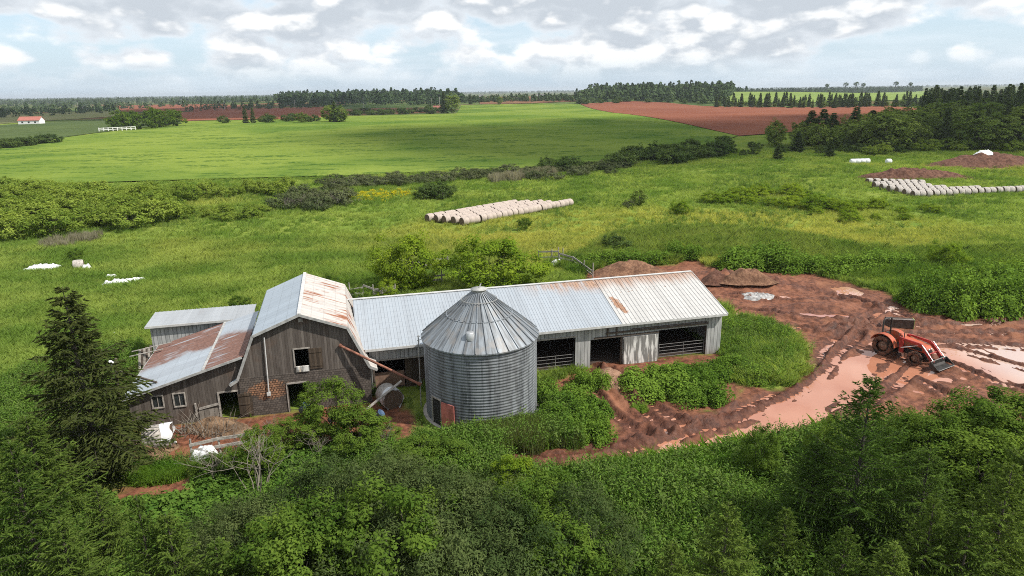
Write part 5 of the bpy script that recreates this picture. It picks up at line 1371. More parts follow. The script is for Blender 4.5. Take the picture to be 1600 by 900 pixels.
# near right: larches, spruces, alders
for px, d, pt, lb, k, w in ((1362, 25.5, 588, 'tallest feathery larch at the lower right in front of the muddy road', LAR, 1.05), (1278, 26.5, 690, 'shorter feathery larch just left of the tallest larch', LAR, 1.2), (1455, 24., 700, 'dense larch right of the tallest larch', LAR, 1.2)):
    p, h = at_top(px, d, pt); plant('larch', one(k), p, None, (h/9*w, h/9*w, h/9), lb, 'larch')
for px, d, pt, lb, w in ((1138, 22., 785, 'small spruce with spiky pale shoots at the bottom edge among the weeds', 1.1), (1584, 22., 725, 'young spruce with a tall pale leader at the lower right corner', 1.), (1520, 21., 800, 'bushy young spruce at the bottom edge near the right corner', 1.3), (1400, 20.5, 850, 'low young spruce at the bottom edge below the larches', 1.3), (1640, 25., 660, 'young spruce half outside the right edge', 1.2), (1230, 24., 792, 'small pointed spruce at the left foot of the shorter larch', 1.), (1325, 21.5, 825, 'small pointed spruce below the tallest larch', 1.1), (1462, 21.5, 778, 'narrow pointed spruce below the dense larch', .9), (1552, 24., 738, 'narrow pointed spruce just left of the corner spruce', .9), (1052, 21.5, 848, 'tiny spruce at the bottom edge left of the spiky small spruce', 1.1), (962, 21., 868, 'tiny spruce at the bottom edge right of the willow thicket', 1.1)):
    p, h = at_top(px, d, pt); plant('young_spruce', one(YSP), p, None, (h/6*w, h/6*w, h/6), lb, 'spruce')
for px, d, pt, lb, w in ((1535, 31., 628, 'leafy alder bush right of the larches below the tractor', 1.2), (1590, 33., 610, 'leafy alder bush at the right edge below the pale puddles', 1.2), (1475, 30., 655, 'leafy alder bush directly right of the tallest larch', 1.1), (1570, 27., 690, 'dark alder bush behind the right corner spruce', 1.2), (1640, 31., 620, 'alder bush half outside the right edge', 1.2), (1420, 32.5, 640, 'slim alder sapling behind the tallest larch', .8),
                         (1192, 31.5, 664, 'thin leafy sapling at the road edge among the weeds', .6), (1300, 32., 650, 'thin sapling at the road edge behind the shorter larch', .6)):
    p, h = at_top(px, d, pt); plant('alder_bush', one(ALD), p, None, (h/4*w, h/4*w, h/4), lb, 'bush')
for px, pb, pt, lb in ((133, 705, 662, 'taller grey broken tree stump at the foot of the large dark spruce'), (143, 752, 716, 'shorter grey broken tree stump below the large dark spruce')):
    h = tall(px, pb, pt); mb = MB(); mb.tube([(0, 0, -.2), (.03, 0, h*.5), (-.03, .02, h*.85), (.02, 0, h)], [.20, .17, .15, .07], 8); mb.tube([(0, 0, h*.8), (.5, -.2, h*1.0), (1.0, -.3, h*1.15)], [.05, .035, .01], 5)
    tag(mb.build('tree_stump', BARK_GREY, None, on(px, pb)), lb, 'stump')
# willow thicket along the bottom
rng = np.random.default_rng(12)
wp = [(430,23,770),(500,22,790),(560,24,745),(610,22,780),(660,25,728),(700,22.5,780),(760,24,740),(810,22.5,770),(850,25,730),(480,26,735),(540,27,715),(620,27.5,705),(720,27,715),(800,27,722),(560,20.5,840),(680,20,850),(790,20.5,835),(870,22,800),(450,20.5,850),(380,24,790),(400,21.5,830),(900,24,775),(350,26,760),(640,23.5,755)]
for px, d, pt in wp:
    p, h = at_top(px+rng.uniform(-14, 14), d, pt+rng.uniform(-18, 40)); s = max(.55, h/3.)
    if rng.uniform() < .30: plant('alder_bush', one(ALD), p, None, (s*.72, s*.72, s*.78), 'fresh green alder bush mixed into the willow thicket along the bottom edge', 'bush', 'alders in the near thicket')
    else: plant('willow_bush', one(WIL), p, None, (s*rng.uniform(.75, 1.05), s*rng.uniform(.75, 1.05), s), 'grey green willow bush in the thicket along the bottom edge', 'bush', 'willows in the near thicket')
for px, pb, pt, lb, k, H0, w in ((520, 690, 594, 'tall light green bush hiding the barn door', ALD, 4., .95), (470, 700, 650, 'leafy green bush at the foot of the tall barn bush', ALD, 4., 1.5), (560, 705, 640, 'leafy green bush right of the tall barn bush', ALD, 4., 1.4), (640, 740, 690, 'low green bush in front of the grain bin door', ALD, 4., 1.8), (400, 740, 672, 'leafy bush right of the white plastic sack', ALD, 4., 1.2), (700, 735, 690, 'low green bush below the grain bin', ALD, 4., 1.8),
                                 (808, 765, 716, 'small yellow green bush at the left end of the muddy road', BRT, 4., 1.), (880, 752, 730, 'dark green weed bush at the near edge of the road', ALD, 4., 1.2), (595, 690, 655, 'low bush beside the blue tub', ALD, 4., 1.6), (330, 745, 712, 'leafy low bush below the white sack', ALD, 4., 1.5)):
    plant_px('leafy_bush', one(k), px, pb, pt, H0, lb, 'bush', None, w)
for px, pb, pt, lb in ((405, 770, 640, 'bare grey dead bush in front of the barn, taller of the two'), (345, 752, 668, 'bare grey dead bush beside the white plastic sack')):
    h = tall(px, pb, pt); o = link('dead_bush', one(BARE), None, on(px, pb), random.uniform(0, 6), h/3.2); tag(o, lb, 'bush')
for px, pb, pt in ((500, 715, 660), (600, 700, 650), (372, 700, 648), (425, 690, 640), (448, 700, 655)):
    h = tall(px, pb, pt); o = link('dead_bush', one(BARE), None, on(px, pb), random.uniform(0, 6), h/3.2); tag(o, 'bare twiggy shoots between the green bushes before the barn', 'bush', 'bare shoots before the barn')
# behind the barn
for px, pb, pt, lb, w, nm in ((637, 452, 364, 'yellow green bush, narrower of the two round bushes behind the shed', .85, 'round_bush'), (770, 458, 371, 'broad round yellow green bush behind the grain bin', 1.28, 'round_bush'), (606, 466, 436, 'small yellow green bush in front of the narrower round bush', 1., 'round_bush'), (648, 456, 420, 'leafy lower shoots right of the narrower round bush', 1., 'round_bush')):
    plant_px(nm, one(BRT), px, pb, pt, 4., lb, 'bush', None, w)
for px, pb, pt, lb in ((520, 468, 428, 'dark green bush behind the rusty barn roof'), (375, 492, 462, 'dark low bush behind the rear shed roof'), (560, 480, 450, 'green bush by the plank fence')):
    plant_px('green_bush', one(ALD), px, pb, pt, 4., lb, 'bush', None, 1.1)
# weed clumps round the yard
NET = [mound_mesh(i+80, 2.2, 1.5, 1.3, 10000, .125, LEAF['nettle'], 34) for i in range(3)]
def clump(px, py, rx, ry, h, label, group=None, cat='weeds'):
    p = on(px, py); o = link('weed_clump', one(NET), None, (p[0], p[1], p[2]-.05), TH+random.choice((0, PI))+random.uniform(-.1, .1), (rx/2.2, ry/1.5, h/1.1)); return tag(o, label, cat, group)
for px, py, rx, ry, h, lb in ((1030, 606, 3.0, 2.6, 1.25, 'largest dense weed clump in front of the sliding door'), (1095, 618, 2.3, 2.2, 1.2, 'dense weed clump at the right of the largest clump by the sliding door'), (1062, 588, 2.6, 1.4, 1.0, 'weed clump against the last shed bay gate'), (1110, 588, 1.8, 1.3, 1.0, 'weed clump below the right shed corner'),
                              (922, 602, 1.7, 1.3, 1.2, 'dark weed clump between the two open bays'), (872, 628, 2.3, 1.7, 1.3, 'weed clump touching the right side of the grain bin'), (903, 650, 2.4, 1.8, 1.3, 'weed clump on the bank right of the grain bin'), (922, 680, 1.9, 1.6, 1.2, 'lowest weed clump on the bank above the muddy road'), (872, 664, 2.3, 1.6, 1.1, 'long weed clump low beside the grain bin'),
                              (1145, 575, 2.0, 1.4, .9, 'weed clump at the edge of the grass patch by the shed corner'), (1190, 590, 2.1, 1.3, .9, 'weed clump along the front edge of the grass patch'), (1212, 533, 1.5, 1.1, 1.1, 'small rounded weed clump at the top of the grass patch'), (1228, 551, 1.2, .9, .95, 'small rounded weed clump at the right of the grass patch'), (1180, 522, 1.9, 1.2, 1., 'low weed clump behind the grass patch'), (1204, 552, 1., .8, .85, 'tiny rounded weed clump inside the grass patch'), (1150, 517, 1.6, 1.2, 1.0, 'weed clump just right of the shed gable'), (1158, 548, 1.7, 1.2, .95, 'weed clump in the near left of the grass patch'), (1196, 566, 1.6, 1.1, .8, 'weed clump in the lower middle of the grass patch'), (1226, 580, 1.3, .9, .75, 'weed clump at the lower right corner of the grass patch'),
                              (1235, 600, .6, .4, .3, 'tiny weed tuft on the bare mud below the grass patch'), (1000, 640, .7, .5, .45, 'tiny weed tuft between the tyre ruts')):
    clump(px, py, rx, ry, h, lb)
for px, py, rx, ry, h, lb in ((1190, 417, 5.8, 2.8, 2.6, 'large dense weed bank behind the mud, above the rounded dirt mound'), (1240, 421, 4.2, 2.2, 2.0, 'weed bank right of the large one behind the mud'), (1065, 402, 3.0, 1.8, 1.9, 'rounded weed clump above the long dirt mound'), (1000, 410, 4.8, 1.7, 1.6, 'long low weed bank behind the long dirt mound'), (945, 412, 3.4, 1.5, 1.5, 'low weed bank beside the leaning fence'), (1330, 425, 4.4, 2.2, 1.8, 'weed bank between the back puddle and the meadow'), (1385, 418, 3.8, 2.2, 1.9, 'weed bank left of the biggest bush mass at the right'),
                              (1370, 437, 1.3, .9, .8, 'small weed clump at the edge of the back puddle'), (1400, 452, 1.4, 1., .9, 'small weed clump between the back puddle and the biggest bush mass'), (1265, 415, 3., 1.6, 1.1, 'weed bank above the pale sandy patch')):
    clump(px, py, rx, ry, h, lb)
for px, py, rx, ry, h in ((1460, 478, 3.2, 2.6, 2.7), (1510, 486, 3.6, 2.8, 2.9), (1570, 484, 3.6, 3.0, 2.8), (1480, 455, 4., 2.6, 2.6), (1545, 455, 4.2, 3., 2.6), (1610, 470, 4., 3., 2.6), (1600, 440, 4., 3., 2.3)):
    clump(px, py, rx, ry, h, 'clump in the biggest bushy weed mass at the right edge behind the tractor', 'biggest bushy mass behind the tractor', 'bush')
# meadow bushes
for px, pb, pt, lb, k, H0, w in ((998, 323, 296, 'small dark tree standing alone in the meadow right of the bales', FOR, 9., 1.2), (982, 325, 311, 'small brownish bush left of the lone meadow tree', DUL, 2.5, .8), (1063, 336, 312, 'bright lone bush in the meadow right of the small dark tree', BRT, 4., .9), (820, 360, 340, 'low green bush in the meadow below the hay bales', ALD, 4., 1.1), (962, 392, 366, 'dark bush on the meadow edge behind the dirt mounds', DRK, 3., 1.1), (1478, 420, 378, 'bright yellow green bush above the biggest bush mass', BRT, 4., .9), (120, 410, 388, 'small green bush behind the lone brown bale', ALD, 4., 1.2), (1580, 425, 405, 'low bright bush at the right edge of the meadow', BRT, 4., 1.3)):
    plant_px('meadow_bush', one(k), px, pb, pt, H0, lb, 'bush', None, w)
def patch(name, n, poly, meshes, H0, h0, h1, label, cat, group, seed, wide=1., parts=('crown', 'trunk')):
    """many plants of one kind inside a patch of ground"""
    W = polyw(poly); x0, y0 = W.min(0); x1, y1 = W.max(0); r = np.random.default_rng(seed); out = []; tries = 0
    area = abs(sum(a[0]*b[1]-a[1]*b[0] for a, b in zip(W, np.roll(W, -1, 0))))/2; md = .62*math.sqrt(area/n)
    while len(out) < n and tries < 9000:
        tries += 1; q = np.array([r.uniform(x0, x1), r.uniform(y0, y1)])
        if sdist(W, q[None, 0], q[None, 1])[0] > 0: continue
        if any(np.hypot(*(q-o)) < md for o in out): continue
        out.append(q)
    for q in out:
        s = r.uniform(h0, h1)/H0
        plant(name, one(meshes), (q[0], q[1], hz(*q)-.05), None, (s*wide*r.uniform(.85, 1.2), s*wide*r.uniform(.85, 1.2), s), label, cat, group, parts)
patch('low_bush', 22, [(1095,312),(1180,298),(1240,300),(1345,330),(1330,336),(1220,325),(1110,318)], BRT, 4., 1.3, 2.5, 'low yellow green bush in the scattered line across the right meadow', 'bush', 'low bushes across the right meadow', 1, 1.5)
patch('low_bush', 12, [(1380,318),(1480,330),(1450,345),(1300,350),(1250,335)], BRT, 4., 1., 2., 'low bush scattered in the meadow below the right hay rows', 'bush', 'low bushes below the right hay rows', 2, 1.5)
patch('hedge_bush', 72, [(-90,392),(60,374),(140,364),(262,352),(262,330),(180,316),(100,306),(-90,300)], HDG, 3., 2.6, 4.2, 'leafy light green bush in the broad thicket at the left edge of the meadow', 'bush', 'broad thicket at the left', 3, 1.25)
patch('hedge_bush', 20, [(190,322),(270,318),(470,305),(470,296),(330,300),(190,306)], HDG, 3., 2.2, 3.2, 'bush in the dark hedge strip along the near edge of the green crop field', 'bush', 'hedge along the crop field', 4)
patch('hedge_bush', 12, [(262,352),(325,348),(420,345),(420,332),(330,330),(270,338)], HDG, 3., 1.0, 1.9, 'low bush between the broad left thicket and the brown bare bush', 'bush', 'low bushes left of the brown bush', 5, 1.3)
patch('brown_bush', 9, [(436,333),(500,331),(540,322),(540,308),(470,308)], DUL, 2.5, 2.2, 3.2, 'brownish half bare bush in the clump left of the hay bales', 'bush', 'brown half bare bushes', 6, 1.1)
for k in range(8):
    px = 450+12*k; o = link('dead_bush', one(BARE), None, on(px, 326-k), random.uniform(0, 6), (1.15, 1.15, 1.0)); tag(o, 'bare grey twigs rising out of the brown bush clump', 'bush', 'bare twigs in the brown clump')
patch('dark_bush', 5, [(648,314),(706,313),(706,305),(650,305)], DRK, 3., 2.2, 2.9, 'dark bush in the small clump behind the left end of the hay bales', 'bush', 'dark clump behind the bales', 7, 1.1)
patch('stream_bush', 24, [(500,300),(600,292),(740,282),(740,274),(600,280),(500,288)], DUL, 2.5, 1.5, 2.6, 'dull green bush in the rough strip along the far side of the meadow', 'bush', 'rough strip beyond the meadow', 8, 1.2)
patch('stream_bush', 26, [(740,284),(860,282),(980,272),(980,258),(860,264),(740,274)], DUL, 2.5, 1.4, 2.6, 'dull bush in the rough strip between the crop field and the right meadow', 'bush', 'rough strip right of centre', 9, 1.3)
patch('dark_bush', 7, [(850,268),(900,266),(900,258),(850,260)], DRK, 3., 2.2, 3.4, 'dark bush in the rough strip below the crop field', 'bush', 'dark bushes below the crop field', 10, 1.2)
patch('dark_bush', 26, [(960,262),(1060,256),(1130,246),(1130,232),(1060,240),(985,250)], DRK, 3., 3., 4.6, 'dark bush in the thick clump at the near corner of the ploughed field', 'bush', 'dark clump by the ploughed field', 11, 1.1)
patch('field_edge_tree', 24, [(1130,246),(1200,246),(1330,238),(1330,222),(1200,226),(1130,234)], FOR+DRK, 6., 3.6, 6., 'green tree in the row between the ploughed field and the right meadow', 'tree', 'trees below the ploughed field', 12)
for px, pb, pt in ((1264, 226, 172), (1282, 227, 170), (1298, 225, 176), (1333, 222, 167), (1358, 222, 171), (1246, 238, 205), (1215, 250, 226), (1296, 246, 220)):
    plant_px('spruce_tree', one(MSP), px, pb, pt, 11., 'dark pointed spruce standing up before the ploughed field, left of the right forest', 'spruce', 'dark spruces before the ploughed field', 1.65)
patch('forest_tree', 64, [(1330,238),(1450,236),(1620,236),(1760,236),(1760,195),(1600,195),(1450,205),(1370,214)], FOR, 9., 7., 12., 'leafy tree in the forest along the right edge, front part', 'tree', 'leafy trees of the right forest', 13, 1.4)
patch('forest_spruce', 16, [(1370,236),(1600,236),(1740,236),(1740,200),(1500,200)], MSP, 11., 9., 13., 'dark spruce scattered among the leafy trees of the right forest', 'spruce', 'spruces among the leafy right forest', 14)
patch('forest_spruce', 120, [(1425,190),(1700,196),(1720,172),(1600,168),(1455,166)], MSP, 11., 10., 16., 'dark spruce in the tall rear rank of the right forest', 'spruce', 'rear rank of the right forest', 15)
patch('forest_bush', 30, [(1350,244),(1480,238),(1620,240),(1740,244),(1740,236),(1450,233),(1340,238)], DRK+HDG, 3., 2., 3.6, 'bush along the foot of the right forest', 'bush', 'bushes at the foot of the right forest', 16, 1.2)
# trees at the far edges of the fields
def far_one(px, pb, pt, k, H0, label, cat, w=1., group=None): plant_px('field_tree', one(k), px, pb, pt, H0, label, cat, group, w)
for px, pb, pt, k, H0, lb, cat, w in ((384, 193, 165, MSP, 11., 'narrow dark spruce at the far edge of the crop field, left one of the pair', 'spruce', .9), (396, 193, 167, MSP, 11., 'narrow dark spruce at the far edge of the crop field, right one of the pair', 'spruce', .9), (350, 193, 180, DRK, 3., 'small dark tree left of the spruce pair on the field edge', 'tree', 1.1), (516, 191, 163, FOR, 9., 'big dark tree clump on the field edge, left half', 'tree', 1.2), (533, 191, 166, FOR, 9., 'big dark tree clump on the field edge, right half', 'tree', 1.3), (524, 191, 158, MSP, 11., 'spruce top rising from the big dark clump on the field edge', 'spruce', 1.),
                                   (472, 192, 175, FOR, 9., 'round dark tree between the hedge and the big clump on the field edge', 'tree', 1.3), (706, 177, 146, FOR, 9., 'tall leafy tree at the far end of the crop field', 'tree', 1.1), (694, 177, 142, MSP, 11., 'spruce beside the tall leafy tree at the far end of the crop field', 'spruce', 1.), (672, 177, 163, DRK, 3., 'dark bush left of the tall leafy tree', 'bush', 1.), (735, 163, 146, MSP, 11., 'lone dark spruce right of the tall leafy tree', 'spruce', 1.), (781, 164, 150, FOR, 9., 'small dark tree before the far brown field', 'tree', 1.)):
    far_one(px, pb, pt, k, H0, lb, cat, w)
patch('field_hedge', 11, [(405,193),(500,192),(500,188),(405,188)], DRK, 3., 2.8, 4.6, 'bush in the hedge beyond the crop field, left of the big dark clump', 'bush', 'hedge left of the big clump', 17, 1.1)
patch('field_hedge', 22, [(550,181),(690,178),(690,174),(550,177)], DRK, 3., 4., 6., 'bush in the hedge beyond the crop field, right of the big dark clump', 'bush', 'hedge right of the big clump', 18, 1.3)
patch('bright_tree', 14, [(178,205),(276,199),(276,193),(178,196)], [tree_mesh('bright_tree', 90+i, 8., 3.6, .8, 80, 45, .5, LEAF['alder'], .2) for i in range(2)], 8., 7., 10., 'rounded fresh green tree in the short row beyond the left end of the crop field', 'tree', 'fresh green trees beyond the field', 19, 1.05)
patch('dark_hedge', 16, [(-60,240),(90,224),(90,220),(-60,234)], DRK, 3., 3., 4., 'bush in the dark hedge at the left edge of the crop field', 'bush', 'dark hedge at the left edge', 20, 1.3)
patch('field_bush', 40, [(1118,167.5),(1300,169),(1462,166.5),(1462,163.5),(1300,165),(1118,164)], FOR, 9., 3., 7., 'leafy tree between the spruces of the row before the pale field', 'tree', 'leafy trees before the pale field', 27)
patch('field_spruce', 110, [(1118,168),(1300,169.5),(1462,167),(1462,163.5),(1300,165),(1118,164)], MSP, 11., 6., 14., 'spruce in the ragged row between the ploughed field and the pale field', 'spruce', 'spruce row before the pale field', 21, .95)
patch('field_edge_bush', 14, [(900,164),(1000,160),(1100,163),(1100,159.5),(1000,156),(905,161)], DRK, 3., 5., 7., 'rounded bush along the far edge of the ploughed field', 'bush', 'bushes on the far edge of the ploughed field', 22, 1.2)
PINE = tree_mesh('tall_pine', 99, 22., 5., 16., 26, 40, 1.1, LEAF['dark'], .32, limbs=6)
for px, pb, pt in ((1291, 149, 131), (1320, 148, 129), (1336, 148, 128), (1347, 148, 130), (1398, 147, 127.5), (1421, 147, 129)):
    plant_px('tall_pine', PINE, px, pb, pt, 22., 'tall thin pine with a flat tuft crown on the skyline behind the pale field', 'pine', 'tall pines on the skyline', .8)
# far woods: one mass each
LOW = []
def lowtree(seed, con):
    r = np.random.default_rng(seed); n = 46
    t_ = r.uniform(0, 1, n); a = r.uniform(0, 2*PI, n)
    if con: R = .26*(1-t_)**.9+.02; z = .06+t_*.94
    else: R = .36*np.sqrt(np.clip(1-((t_-.45)/.56)**2, .02, 1)); z = .12+.88*t_
    P = np.stack([np.cos(a)*R, np.sin(a)*R, z], 1); N = np.stack([np.cos(a), np.sin(a), np.full(n, .6)], 1)
    V, Fq = leaves(r, P, N, .26 if not con else .2, .8, .4); return V
LOWC = [lowtree(i, True) for i in range(5)]; LOWD = [lowtree(i+9, False) for i in range(5)]
def wood(name, poly, n, h0, h1, con, label, seed, mat=None):
    W = polyw(poly); x0, y0 = W.min(0); x1, y1 = W.max(0); r = np.random.default_rng(seed)
    P = np.stack([r.uniform(x0, x1, n*12), r.uniform(y0, y1, n*12)], 1); P = P[sdist(W, P[:, 0], P[:, 1]) < 0][:n]
    Vs = []; T = []
    Z = hbase(P[:, 0], P[:, 1])
    for (x, y), z in zip(P, Z):
        c = r.uniform() < con; v = (LOWC if c else LOWD)[r.integers(5)]; h = r.uniform(h0, h1)*(1.1 if c else .85); a = r.uniform(0, 6.28)
        q = v*h*np.array([1.15, 1.15, 1.]); R_ = np.array([[math.cos(a), math.sin(a), 0], [-math.sin(a), math.cos(a), 0], [0, 0, 1]])
        Vs.append(q@R_+np.array([x, y, z-.3])); T.append(np.full(len(v), r.uniform(0, .5) if c else r.uniform(.3, 1)))
    V = np.concatenate(Vs)
    o = link(name, fast_mesh(name, V, np.arange(len(V)).reshape(-1, 4), mat or LEAF['dark'], False, {'tint': np.concatenate(T)}))
    return tag(o, label, 'wood', None, 'stuff')
LEAF['far'] = leafmat('far_wood_leaves', (.034, .062, .028), (.080, .115, .046), trans=.15)
FW = LEAF['far']
HL = lambda x: 142-.0145*(x-800)
def band(x0, x1, d0, d1, n=8):
    xs = np.linspace(x0, x1, n)
    return [(x, HL(x)+d1) for x in xs]+[(x, HL(x)+d0) for x in xs[::-1]]
wood('far_wood', [(440,167),(560,164),(700,165),(722,161),(722,156),(600,155),(440,158)], 1500, 10, 17, .35, 'dark wood on the low rise beyond the left fields', 1, FW)
wood('far_wood', [(905,162),(1000,158),(1110,164),(1135,162),(1150,150),(1000,150),(900,155)], 1700, 9, 17, .45, 'dark mixed wood on the rise beyond the ploughed field', 2, FW)
wood('far_wood', [(1130,153.5),(1180,150.5),(1330,147),(1440,143.5),(1440,140.5),(1300,142),(1130,147)], 1500, 9, 16, .4, 'tree belt behind the pale green field', 3, FW)
wood('far_wood', band(-120, 440, 5, 13), 1800, 9, 16, .3, 'long dark tree belt on the left horizon', 4, FW)
wood('far_wood', [(-120,187),(60,183),(180,176),(180,172),(0,174),(-120,178)], 200, 5, 9, .3, 'scrubby tree belt in front of the left farmland', 5, FW)
wood('far_wood', [(290,175),(440,171),(520,168),(520,165.5),(380,167),(290,171)], 90, 4, 8, .3, 'scrubby trees between the far red strips', 6, FW)
wood('far_wood', [(722,161),(905,159),(905,156),(722,158)], 220, 5, 9, .4, 'thin tree line between the far brown field and the crop field', 7, FW)
wood('far_wood', band(-150, 460, 13, 21), 260, 6, 12, .3, 'scattered dark trees over the left farmland', 11, FW)
wood('horizon_wood', band(-500, 2100, 2.2, 4.5), 4200, 12, 20, .4, 'thin dark line of woods along the whole horizon', 8, FW)
# ------------------------------------------------------------------ far buildings, poles
def house(px, pb, w, d, h, rh, wall, roof, label, rz=0., cat='house', name='far_house'):
    p = on(px, pb); r = empty(name, p, rz, label, cat)
    mb = MB(); mb.box(-w/2, w/2, -d/2, d/2, -.3, h); mb.prism([[(-d/2, h), (d/2, h), (0, h+rh)]], lambda a, b, t_: (-w/2+.01+t_, a, b), w-.02); mb.build('wall', wall, r)
    mb = MB()
    for s in (-1, 1): mb.bar((0, s*d*.28, h+rh*.47), (0, s*d*.281, h+rh*.47), 1, 1) if False else mb.add([(-w/2-.3, s*(d/2+.3), h-.1), (w/2+.3, s*(d/2+.3), h-.1), (w/2+.3, 0, h+rh+.15), (-w/2-.3, 0, h+rh+.15), (-w/2-.3, s*(d/2+.3), h+.1), (w/2+.3, s*(d/2+.3), h+.1), (w/2+.3, 0, h+rh+.4), (-w/2-.3, 0, h+rh+.4)], [(3,2,1,0),(4,5,6,7),(0,1,5,4),(1,2,6,5),(2,3,7,6),(3,0,4,7)])
    mb.build('roof', roof, r)
    for k in range(3):
        mb = MB(); x = w*(-.3+.3*k); mb.box(x-.6, x+.6, -d/2-.05, -d/2-.005, h*.35, h*.75); mb.build('window', GLASS, r)
HW = flat('white_house_paint', (.75, .75, .73), .7, var=.08); HR = flat('dark_shingle_roof', (.10, .095, .095), .8); HRED = flat('red_roof', (.34, .12, .09), .8); HB = flat('brown_wall', (.30, .17, .13), .8)
house(283, 162, 14, 10, 6, 3.5, HW, HR, 'large white house on the left horizon beyond the red strip')
house(132, 173.5, 9, 7, 3.5, 2, HW, HR, 'small white house in the left farmland')
house(50, 194, 14, 7, 2.6, 2.2, HW, HRED, 'long white barn with a red roof in the left farmland', .1, 'barn')
house(684, 174.5, 9, 7, 3, 2.5, HW, HRED, 'small red roofed house at the far end of the crop field', .3)
house(433, 159.5, 12, 8, 4, 2.5, HW, HR, 'small white house before the left woods')
house(752, 151.5, 16, 9, 5, 3, HW, HR, 'tiny white house on the horizon left of the centre gap')
house(845, 150.5, 30, 10, 4, 2, HW, HR, 'long low white shed on the horizon right of the centre gap', 0, 'shed')
pm = flat('pale_pole_wood', (.38, .36, .33), .9)
for px, pb, pt, lb in ((123, 172, 160, 'utility pole beside the small white house'), (236, 172, 161, 'utility pole near the rounded green trees'), (351, 172, 160, 'utility pole before the large white house field'), (461, 169, 156, 'utility pole left of the big dark clump'), (568, 168, 153, 'utility pole before the left woods, centre'), (675, 169, 153, 'utility pole left of the tall leafy tree'), (687, 166, 151, 'utility pole just behind the tall leafy tree')):
    h = tall(px, pb, pt); r = empty('utility_pole', on(px, pb), 0, lb, 'utility pole'); mb = MB(); mb.tube([(0, 0, -.3), (0, 0, h)], [.28, .2], 6); mb.build('pole', pm, r); mb = MB(); mb.box(-1.2, 1.2, -.1, .1, h-.9, h-.7); mb.build('crossarm', pm, r)
a, b = g2(155, 206), g2(212, 203)
fr_ = empty('white_fence', (a[0], a[1], hz(*a)), 0, 'white rail fence in front of the rounded green trees', 'fence')
for k in range(9):
    q = a+(b-a)*k/8; mb = MB(); mb.box(q[0]-a[0]-.15, q[0]-a[0]+.15, q[1]-a[1]-.15, q[1]-a[1]+.15, -.2, 2.); mb.build('post', HW, fr_)
for z in (.9, 1.7):
    mb = MB(); mb.bar((0, 0, z), (b[0]-a[0], b[1]-a[1], z+hz(*b)-hz(*a)), .1, .25); mb.build('rail', HW, fr_)
# ------------------------------------------------------------------ sky, sun, air
LD = FU*1.6 - FV*1. + np.array([0, 0, 2.15]); LD /= np.linalg.norm(LD)
w = bpy.data.worlds.new('World'); SC.world = w; w.use_nodes = True
T = w.node_tree; T.nodes.clear()
class WT(NT):
    def __init__(s, t): s.t = t
k = WT(T)
out = k.n('ShaderNodeOutputWorld'); bg = k.n('ShaderNodeBackground')
sky = k.n('ShaderNodeTexSky'); sky.sky_type = 'NISHITA'; sky.sun_disc = False
sky.sun_elevation = math.asin(LD[2]); sky.sun_rotation = math.atan2(LD[0], LD[1])
sky.air_density = 1.; sky.dust_density = 1.4; sky.ozone_density = 1.
d = k.n('ShaderNodeTexCoord').outputs['Generated']; X = k.sep(d)
el = k.math('MAXIMUM', X[2], 0.)
def cl(dz, seed):
    z = k.math('MAXIMUM', k.math('ADD', X[2], dz), 0.)
    v = k.comb(k.math('MULTIPLY', X[0], 5.4), k.math('MULTIPLY', X[1], 5.4), k.math('MULTIPLY_ADD', z, 11., seed))
    n = k.noise(v, 1., 5, .6, 0)
    vo = k.n('ShaderNodeTexVoronoi', feature='F1'); k.set(vo.inputs['Vector'], v); vo.inputs['Scale'].default_value = 3.2; pass
    vo.inputs['Detail'].default_value = 0.; vo.inputs['Roughness'].default_value = .55
    return k.math('SUBTRACT', n, k.math('MULTIPLY_ADD', vo.outputs['Distance'], .26, -.12))
a0, a1 = cl(0, 3.1), cl(.02, 3.1)
big = k.noise(k.comb(k.math('MULTIPLY', X[0], 1.9), k.math('MULTIPLY', X[1], 1.9), k.math('MULTIPLY_ADD', X[2], 7., 8.7)), 1., 3)
f0 = k.math('ADD', a0, k.math('MULTIPLY', k.math('SUBTRACT', big, .5), .75))
f0 = k.math('ADD', f0, k.math('MULTIPLY', k.ramp(X[2], .0, .13), .10))
cov = k.ramp(f0, .40, .52)
cov = k.math('MULTIPLY', cov, k.ramp(X[2], .012, .05, .15, 1.))
lit = k.ramp(k.math('SUBTRACT', a0, a1), -.03, .12)
thick = k.ramp(f0, .42, .62)
ccol = k.mix(thick, (.61, .645, .68), (.41, .45, .495))
ccol = k.mix(k.math('MULTIPLY', lit, .75), ccol, (.82, .82, .81))
wisp = k.noise(k.comb(k.math('MULTIPLY', X[0], 4.), k.math('MULTIPLY', X[1], 4.), k.math('MULTIPLY', X[2], 34.)), 1., 5, .6)
sk = k.n('ShaderNodeVectorMath', operation='SCALE'); k.set(sk.inputs[0], sky.outputs[0]); sk.inputs['Scale'].default_value = .11
base = k.mix(k.ramp(X[2], .0, .16, .70, .42), sk.outputs[0], (.44, .565, .69))
base = k.mix(k.ramp(wisp, .4, .7, 0, .5), base, (.60, .66, .71))
col = k.mix(cov, base, ccol)
k.set(bg.inputs[0], col); bg.inputs[1].default_value = 1.15
T.links.new(bg.outputs[0], out.inputs[0])
w.cycles.sampling_method = 'NONE'
sd_ = bpy.data.lights.new('sun', 'SUN'); sun = bpy.data.objects.new('sun', sd_); COL.objects.link(sun)
sd_.energy = 4.4; sd_.angle = rad(.9); sd_.color = (1., .945, .86)
sun.rotation_euler = Vector(LD).to_track_quat('Z', 'Y').to_euler(); sun.location = (0, 0, 60)
SC.view_settings.view_transform = 'Standard'; SC.view_settings.look = 'None'; SC.view_settings.gamma = 1; SC.view_settings.exposure = 0.40
SC.view_settings.use_curve_mapping = False
SC.render.engine = 'CYCLES'
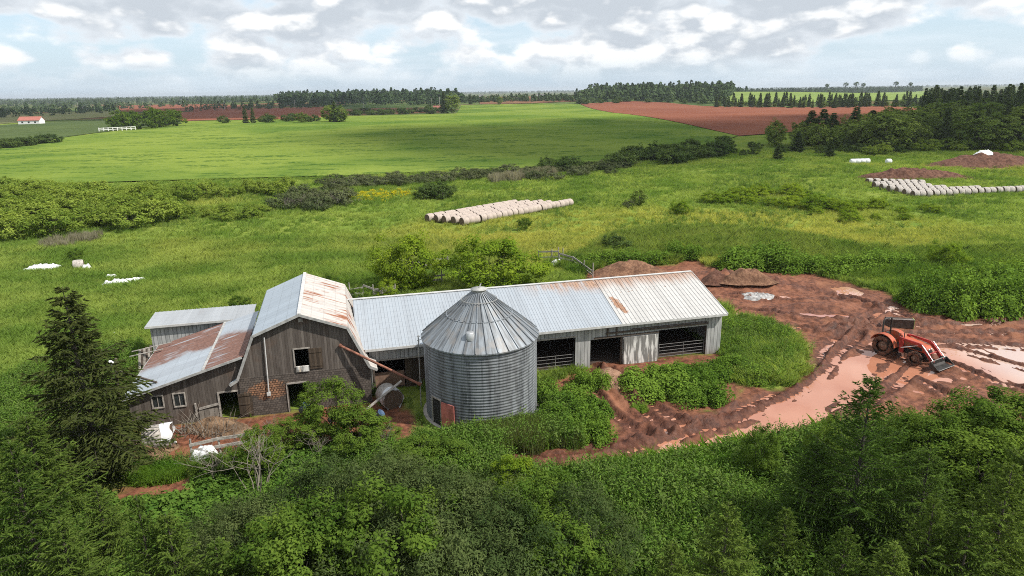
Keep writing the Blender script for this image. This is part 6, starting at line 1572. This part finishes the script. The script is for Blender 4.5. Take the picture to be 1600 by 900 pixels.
SC.cycles.use_denoising = False; SC.cycles.denoiser = 'OPENIMAGEDENOISE'; SC.cycles.denoising_input_passes = 'RGB_ALBEDO_NORMAL'; SC.cycles.denoising_prefilter = 'ACCURATE'
SC.cycles.max_bounces = 6; SC.cycles.diffuse_bounces = 3; SC.cycles.glossy_bounces = 3; SC.cycles.transmission_bounces = 3; SC.cycles.transparent_max_bounces = 4
SC.cycles.caustics_reflective = False; SC.cycles.caustics_refractive = False
SC.cycles.filter_width = 1.0
SC.cycles.use_adaptive_sampling = True; SC.cycles.adaptive_threshold = .008

# clouds overhead: real bodies high above the fields, their shadows lie across the farmland
t = NT('cloud'); t.pbr((.85, .86, .88), 1., 0, 0.)
CLOUD = t.mat
def cloud(tx, ty, rx, ry, alt, seed):
    """a cumulus standing between the sun and the ground point (tx, ty)"""
    r = np.random.default_rng(seed); c = np.array([tx, ty, 0])+LD*(alt/LD[2]); mb = MB()
    for i in range(26):
        a = r.uniform(0, 2*PI); q = math.sqrt(r.uniform())
        p = c+np.array([math.cos(a)*q*rx*.8, math.sin(a)*q*ry*.8, r.uniform(0, 30)]); R = min(rx, ry)*r.uniform(.16, .42)
        pr_ = [(R*1.2*math.sin(PI*k_/10), p[2]-R*.45*math.cos(PI*k_/10)) for k_ in range(11)]
        mb.lathe([(max(a_, .01), z_) for a_, z_ in pr_], 18, 0, (p[0], p[1], 0))
    mb.build('cloud', CLOUD)['kind'] = 'structure'
cloud(110, 300, 175, 115, 2600, 1)
cloud(-360, 800, 280, 260, 2700, 3)

# the air over the fields
mb = MB(); mb.box(-17500, 17500, -900, 19000, -8, 62)
t = NT('haze'); pv = t.n('ShaderNodeVolumePrincipled'); pv.inputs['Color'].default_value = (.80, .88, .97, 1); pv.inputs['Density'].default_value = .00009; pv.inputs['Anisotropy'].default_value = .2
t.t.links.new(pv.outputs[0], t.out.inputs['Volume'])
hz_ = mb.build('haze', t.mat); tag(hz_, 'thin pale haze in the air over the whole farmland', 'haze', None, 'stuff')
SC.cycles.volume_bounces = 0
